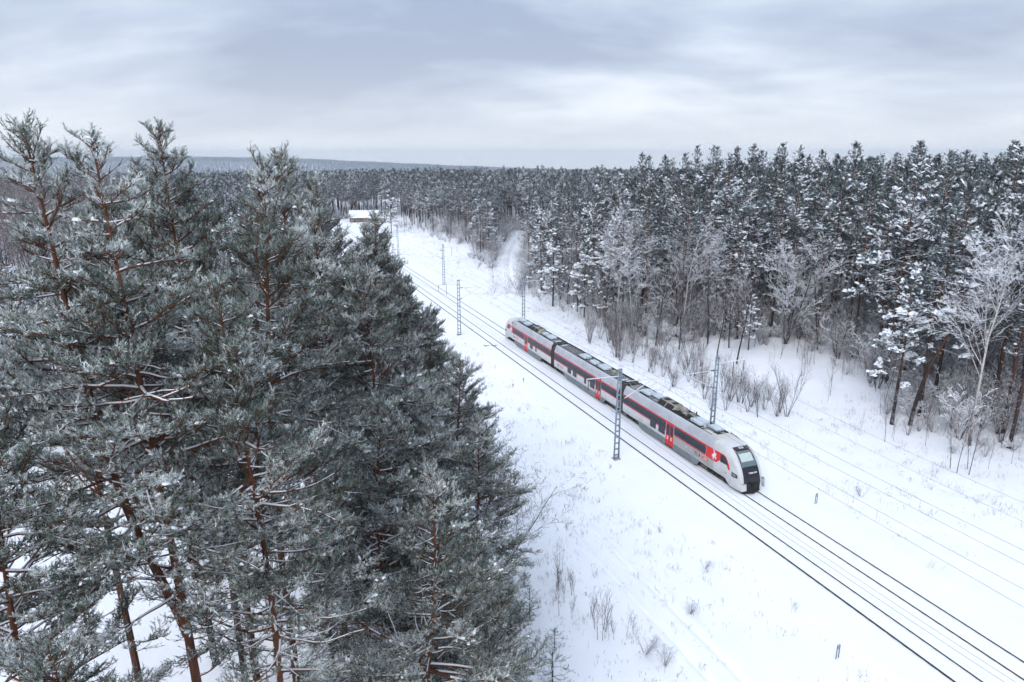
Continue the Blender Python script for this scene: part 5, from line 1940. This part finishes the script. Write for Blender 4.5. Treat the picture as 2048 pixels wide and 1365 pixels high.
for i in range(150):
    ss_ = rb_.uniform(40, 150)
    pe = float(edge_right(ss_))
    pp_ = pe + rb_.uniform(-9, 2) if ss_ < 90 else pe + rb_.uniform(-5, 2)
    if road_dist(ss_, pp_) < 3 or pp_ < 50:
        continue
    q = tp(ss_, pp_)
    plant('sapling_tree', rod[rb_.randint(0, 2)], q.x, q.y, 'thin bare sapling in the fringe before the right wood', 'sapling', 'bare saplings fringing the right wood', rb_.uniform(0.45, 1.15), rb_.uniform(0, 6.28), (rb_.normal(0, 0.05), rb_.normal(0, 0.05)))
for xx, yy, k in ((-66.0, 312.0, 1.0), (-70.5, 315.0, 0.8), (-74.0, 318.0, 0.9)):
    plant('shrub', shrub[0], xx, yy, 'bare bush before the far house', 'bush', 'bushes before the far house', k, xx)
# snowy undergrowth inside the woods
gx, gy = jitter_grid(-60, 150, 60, 270, 2.3, 55)
gs_, gp_ = to_sp(gx, gy)
k = (gp_ > edge_right(gs_) - 0.5) & (gp_ < edge_right(gs_) + 34) & in_view(gx, gy, 4) & (road_dist(gs_, gp_) > 3.5)
gx, gy = gx[k], gy[k]
snowy = [bare(76, 3.2, 0.022, n1=6, n2=5, n3=3, n4=0, stems=8, stem_spread=0.55, up=0.05, snow=1.0, smin=0.024, mats=('bark_twig', 'bark_twig')),
         bare(77, 2.2, 0.02, n1=6, n2=5, n3=3, n4=0, stems=9, stem_spread=0.9, up=0.03, snow=1.0, smin=0.026, mats=('bark_twig', 'bark_twig')), shrub[2]]
sh_m = [merged('undergrowth_bush', m) for m in snowy]
scatter('undergrowth', sh_m, np.stack([gx, gy, terr(gx, gy)], 1), rsw.randint(0, 3, len(gx)), rsw.uniform(0, 6.28, len(gx)), rsw.uniform(0.7, 1.9, len(gx)), 'snowy leafless undergrowth between the trunks of the right wood', 'undergrowth')

# ---- saplings and whips in the lower clearing
for xx, yy, k, lab in ((1.2, 40.1, 1.1, 'snowy pine sapling beside the leaning edge pine'), (-0.3, 40.6, 1.3, 'pine sapling touching the branches of the edge pine'),
                       (2.7, 36.9, 0.8, 'lone small pine sapling on the snow'), (2.4, 33.9, 1.25, 'pine sapling at the bottom border'), (0.9, 43.5, 0.6, 'tiny pine sapling on the snow'),
                       (31.0, 88.0, 0.9, 'tiny dark conifer on the snow beside the middle car'), (3.9, 165.0, 1.6, 'dark young conifer by the forest road mouth')):
    plant('pine_sapling', sapling, xx, yy, lab, 'sapling', 'pine saplings on the snow', k, xx)
for i in range(26):
    t = rb_.uniform(0, 1)
    px = 2.6 + 4.6 * t + rb_.normal(0, 0.7)
    py = 43.3 - 5.6 * t + rb_.normal(0, 0.9)
    plant('birch_whip', whip[i % 2], px, py, 'thin bare birch whip in the thicket on the lower snow', 'shrub', 'birch whips on the lower snow', rb_.uniform(0.7, 1.25), rb_.uniform(0, 6.28))
for xx, yy, k, lab in ((8.4, 36.4, 0.75, 'low brown bush sprawling on the lower snow'), (9.4, 35.2, 0.6, 'snow bent bush with arching twigs on the lower snow'), (12.2, 40.3, 0.45, 'small purplish bush between ruts and rails'),
                       (14.7, 45.7, 0.4, 'small tuft bush by the left rail'), (31.9, 56.5, 0.5, 'dry bush on the snow right of the train nose')):
    plant('shrub', shrub[1], xx, yy, lab, 'bush', None, k, xx * 2)


# ---- dry weeds poking through the snow
def weeds():
    rs = np.random.RandomState(99)
    g = Geo()
    c = []
    for (s0, s1, p0, p1, n, cl) in ((24, 60, 15, 33, 620, 5), (60, 115, 14, 33, 520, 5), (30, 60, 46, 72, 560, 5), (60, 125, 46, 60, 520, 5), (120, 250, 47, 62, 560, 5), (150, 230, 56, 90, 300, 5), (230, 270, 52, 66, 260, 4)):
        for i in range(n):
            a, b = rs.uniform(s0, s1), rs.uniform(p0, p1)
            d = wav(np.array(a), np.array(b), 31, 0.25)
            if d < rs.uniform(-0.9, 0.5):
                continue
            m = rs.randint(2, 11)
            q = tp(a, b)
            rad = rs.uniform(0.1, 0.55)
            h = rs.uniform(0.12, 0.8) * rs.uniform(0.5, 1.1)
            for j in range(m):
                c.append((q.x + rs.normal(0, rad), q.y + rs.normal(0, rad), h * rs.uniform(0.5, 1.15)))
    c = np.array(c)
    z = terr(c[:, 0], c[:, 1])
    A = np.stack([c[:, 0], c[:, 1], z - 0.05], 1)
    d = unit(np.stack([rs.normal(0, 0.22, len(c)), rs.normal(0, 0.22, len(c)), np.ones(len(c))], 1))
    M_ = A + d * (c[:, 2] * 0.6)[:, None]
    d2 = unit(d + rs.normal(0, 0.22, (len(c), 3)))
    B = M_ + d2 * (c[:, 2] * 0.45)[:, None]
    prisms(g, A, M_, 0.009, 0.007, 3)
    prisms(g, M_, B, 0.007, 0.004, 3)
    k = rs.uniform(size=len(c)) < 0.55          # side twigs and seed heads
    d3 = unit(d + rs.normal(0, 0.6, (len(c), 3)))
    prisms(g, M_[k], (M_ + d3 * 0.16)[k], 0.005, 0.012, 3)
    o = g.obj('dry_weeds', 'dry_grass')
    tag(o, 'dry weeds and grass stalks poking out of the snow', 'weeds', kind='stuff')


weeds()


# ------------------------------------------------------------------ winter haze
hz = Geo()
box(hz, -5200, 5200, -250, 5900, -175, 75)
haze = hz.obj('haze', 'snow')
haze.data.materials.clear()
hm = bpy.data.materials.new('haze_air')
hm.use_nodes = True
ht = NT(hm.node_tree)
pv = ht.n('ShaderNodeVolumePrincipled', ins={'Color': (0.75, 0.87, 1.0, 1), 'Density': 0.00016, 'Anisotropy': 0.0})
ho = ht.n('ShaderNodeOutputMaterial', ins={'Volume': pv})
haze.data.materials.append(hm)
tag(haze, 'thin bluish winter haze over the far woods', 'haze', kind='stuff')


# ------------------------------------------------------------------ forest road with ruts, curving into the right wood
def forest_road():
    ctrl = np.array([(128, 48.5), (140, 53), (148.7, 58.0), (160, 61.6), (173.3, 66.1), (192, 74.6), (210.8, 84.0), (229, 94.1), (246, 104)], float)
    t = np.linspace(0, len(ctrl) - 1, 160)
    ss = np.interp(t, np.arange(len(ctrl)), ctrl[:, 0])
    pp = np.interp(t, np.arange(len(ctrl)), ctrl[:, 1])
    ker = np.ones(13) / 13
    pp[6:-6] = np.convolve(pp, ker, 'valid')
    ss[6:-6] = np.convolve(ss, ker, 'valid')
    x = ss * D2[0] + pp * N2[0]
    y = ss * D2[1] + pp * N2[1]
    dx, dy = np.gradient(x), np.gradient(y)
    ln = np.hypot(dx, dy)
    nx, ny = dy / ln, -dx / ln
    off = np.array([-3.2, -2.4, -1.7, -1.25, -0.95, -0.65, -0.3, 0.0, 0.3, 0.65, 0.95, 1.25, 1.7, 2.4, 3.2])
    hgt = np.array([-0.08, 0.16, 0.20, 0.05, -0.04, 0.04, 0.18, 0.22, 0.18, 0.04, -0.04, 0.05, 0.20, 0.16, -0.08])
    X_ = x[:, None] + nx[:, None] * off
    Y_ = y[:, None] + ny[:, None] * off
    fade = (sstep(0.0, 1.6, t) * (1 - sstep(len(ctrl) - 2.2, len(ctrl) - 1, t)))[:, None]
    Z_ = terr(X_, Y_) + (hgt[None] + 0.10) * fade - 0.06 + 0.03 * np.sin(t[:, None] * 9 + off[None] * 2)
    n = len(off)
    i = np.arange(len(t) - 1)[:, None] * n + np.arange(n - 1)[None]
    F = np.stack([i, i + 1, i + n + 1, i + n], -1).reshape(-1, 4)
    g = Geo()
    g.add(np.stack([X_, Y_, Z_], -1).reshape(-1, 3), F)
    o = g.obj('forest_road', 'snow', smooth=True)
    tag(o, 'snowy forest road with wheel ruts curving into the right wood', 'road', kind='structure')
    rs = np.random.RandomState(12)
    A, B = [], []
    for k in range(2600):
        j = rs.randint(0, len(t))
        if t[j] < 1.0:
            continue
        lane = rs.choice([0.0, 0.0, 2.3, -2.3, 3.6, -3.6]) + rs.normal(0, 0.28)
        a = np.array([x[j] + nx[j] * lane + rs.normal(0, 0.4), y[j] + ny[j] * lane + rs.normal(0, 0.4), 0])
        a[2] = tz(a[0], a[1]) + 0.05
        A.append(a)
        B.append(a + np.array([rs.normal(0, 0.12), rs.normal(0, 0.12), rs.uniform(0.3, 1.0)]))
    w = Geo()
    prisms(w, A, B, 0.014, 0.008, 3)
    q = w.obj('road_weeds', 'dry_grass')
    tag(q, 'brown dry weeds along the ruts of the forest road', 'weeds', kind='stuff')


forest_road()
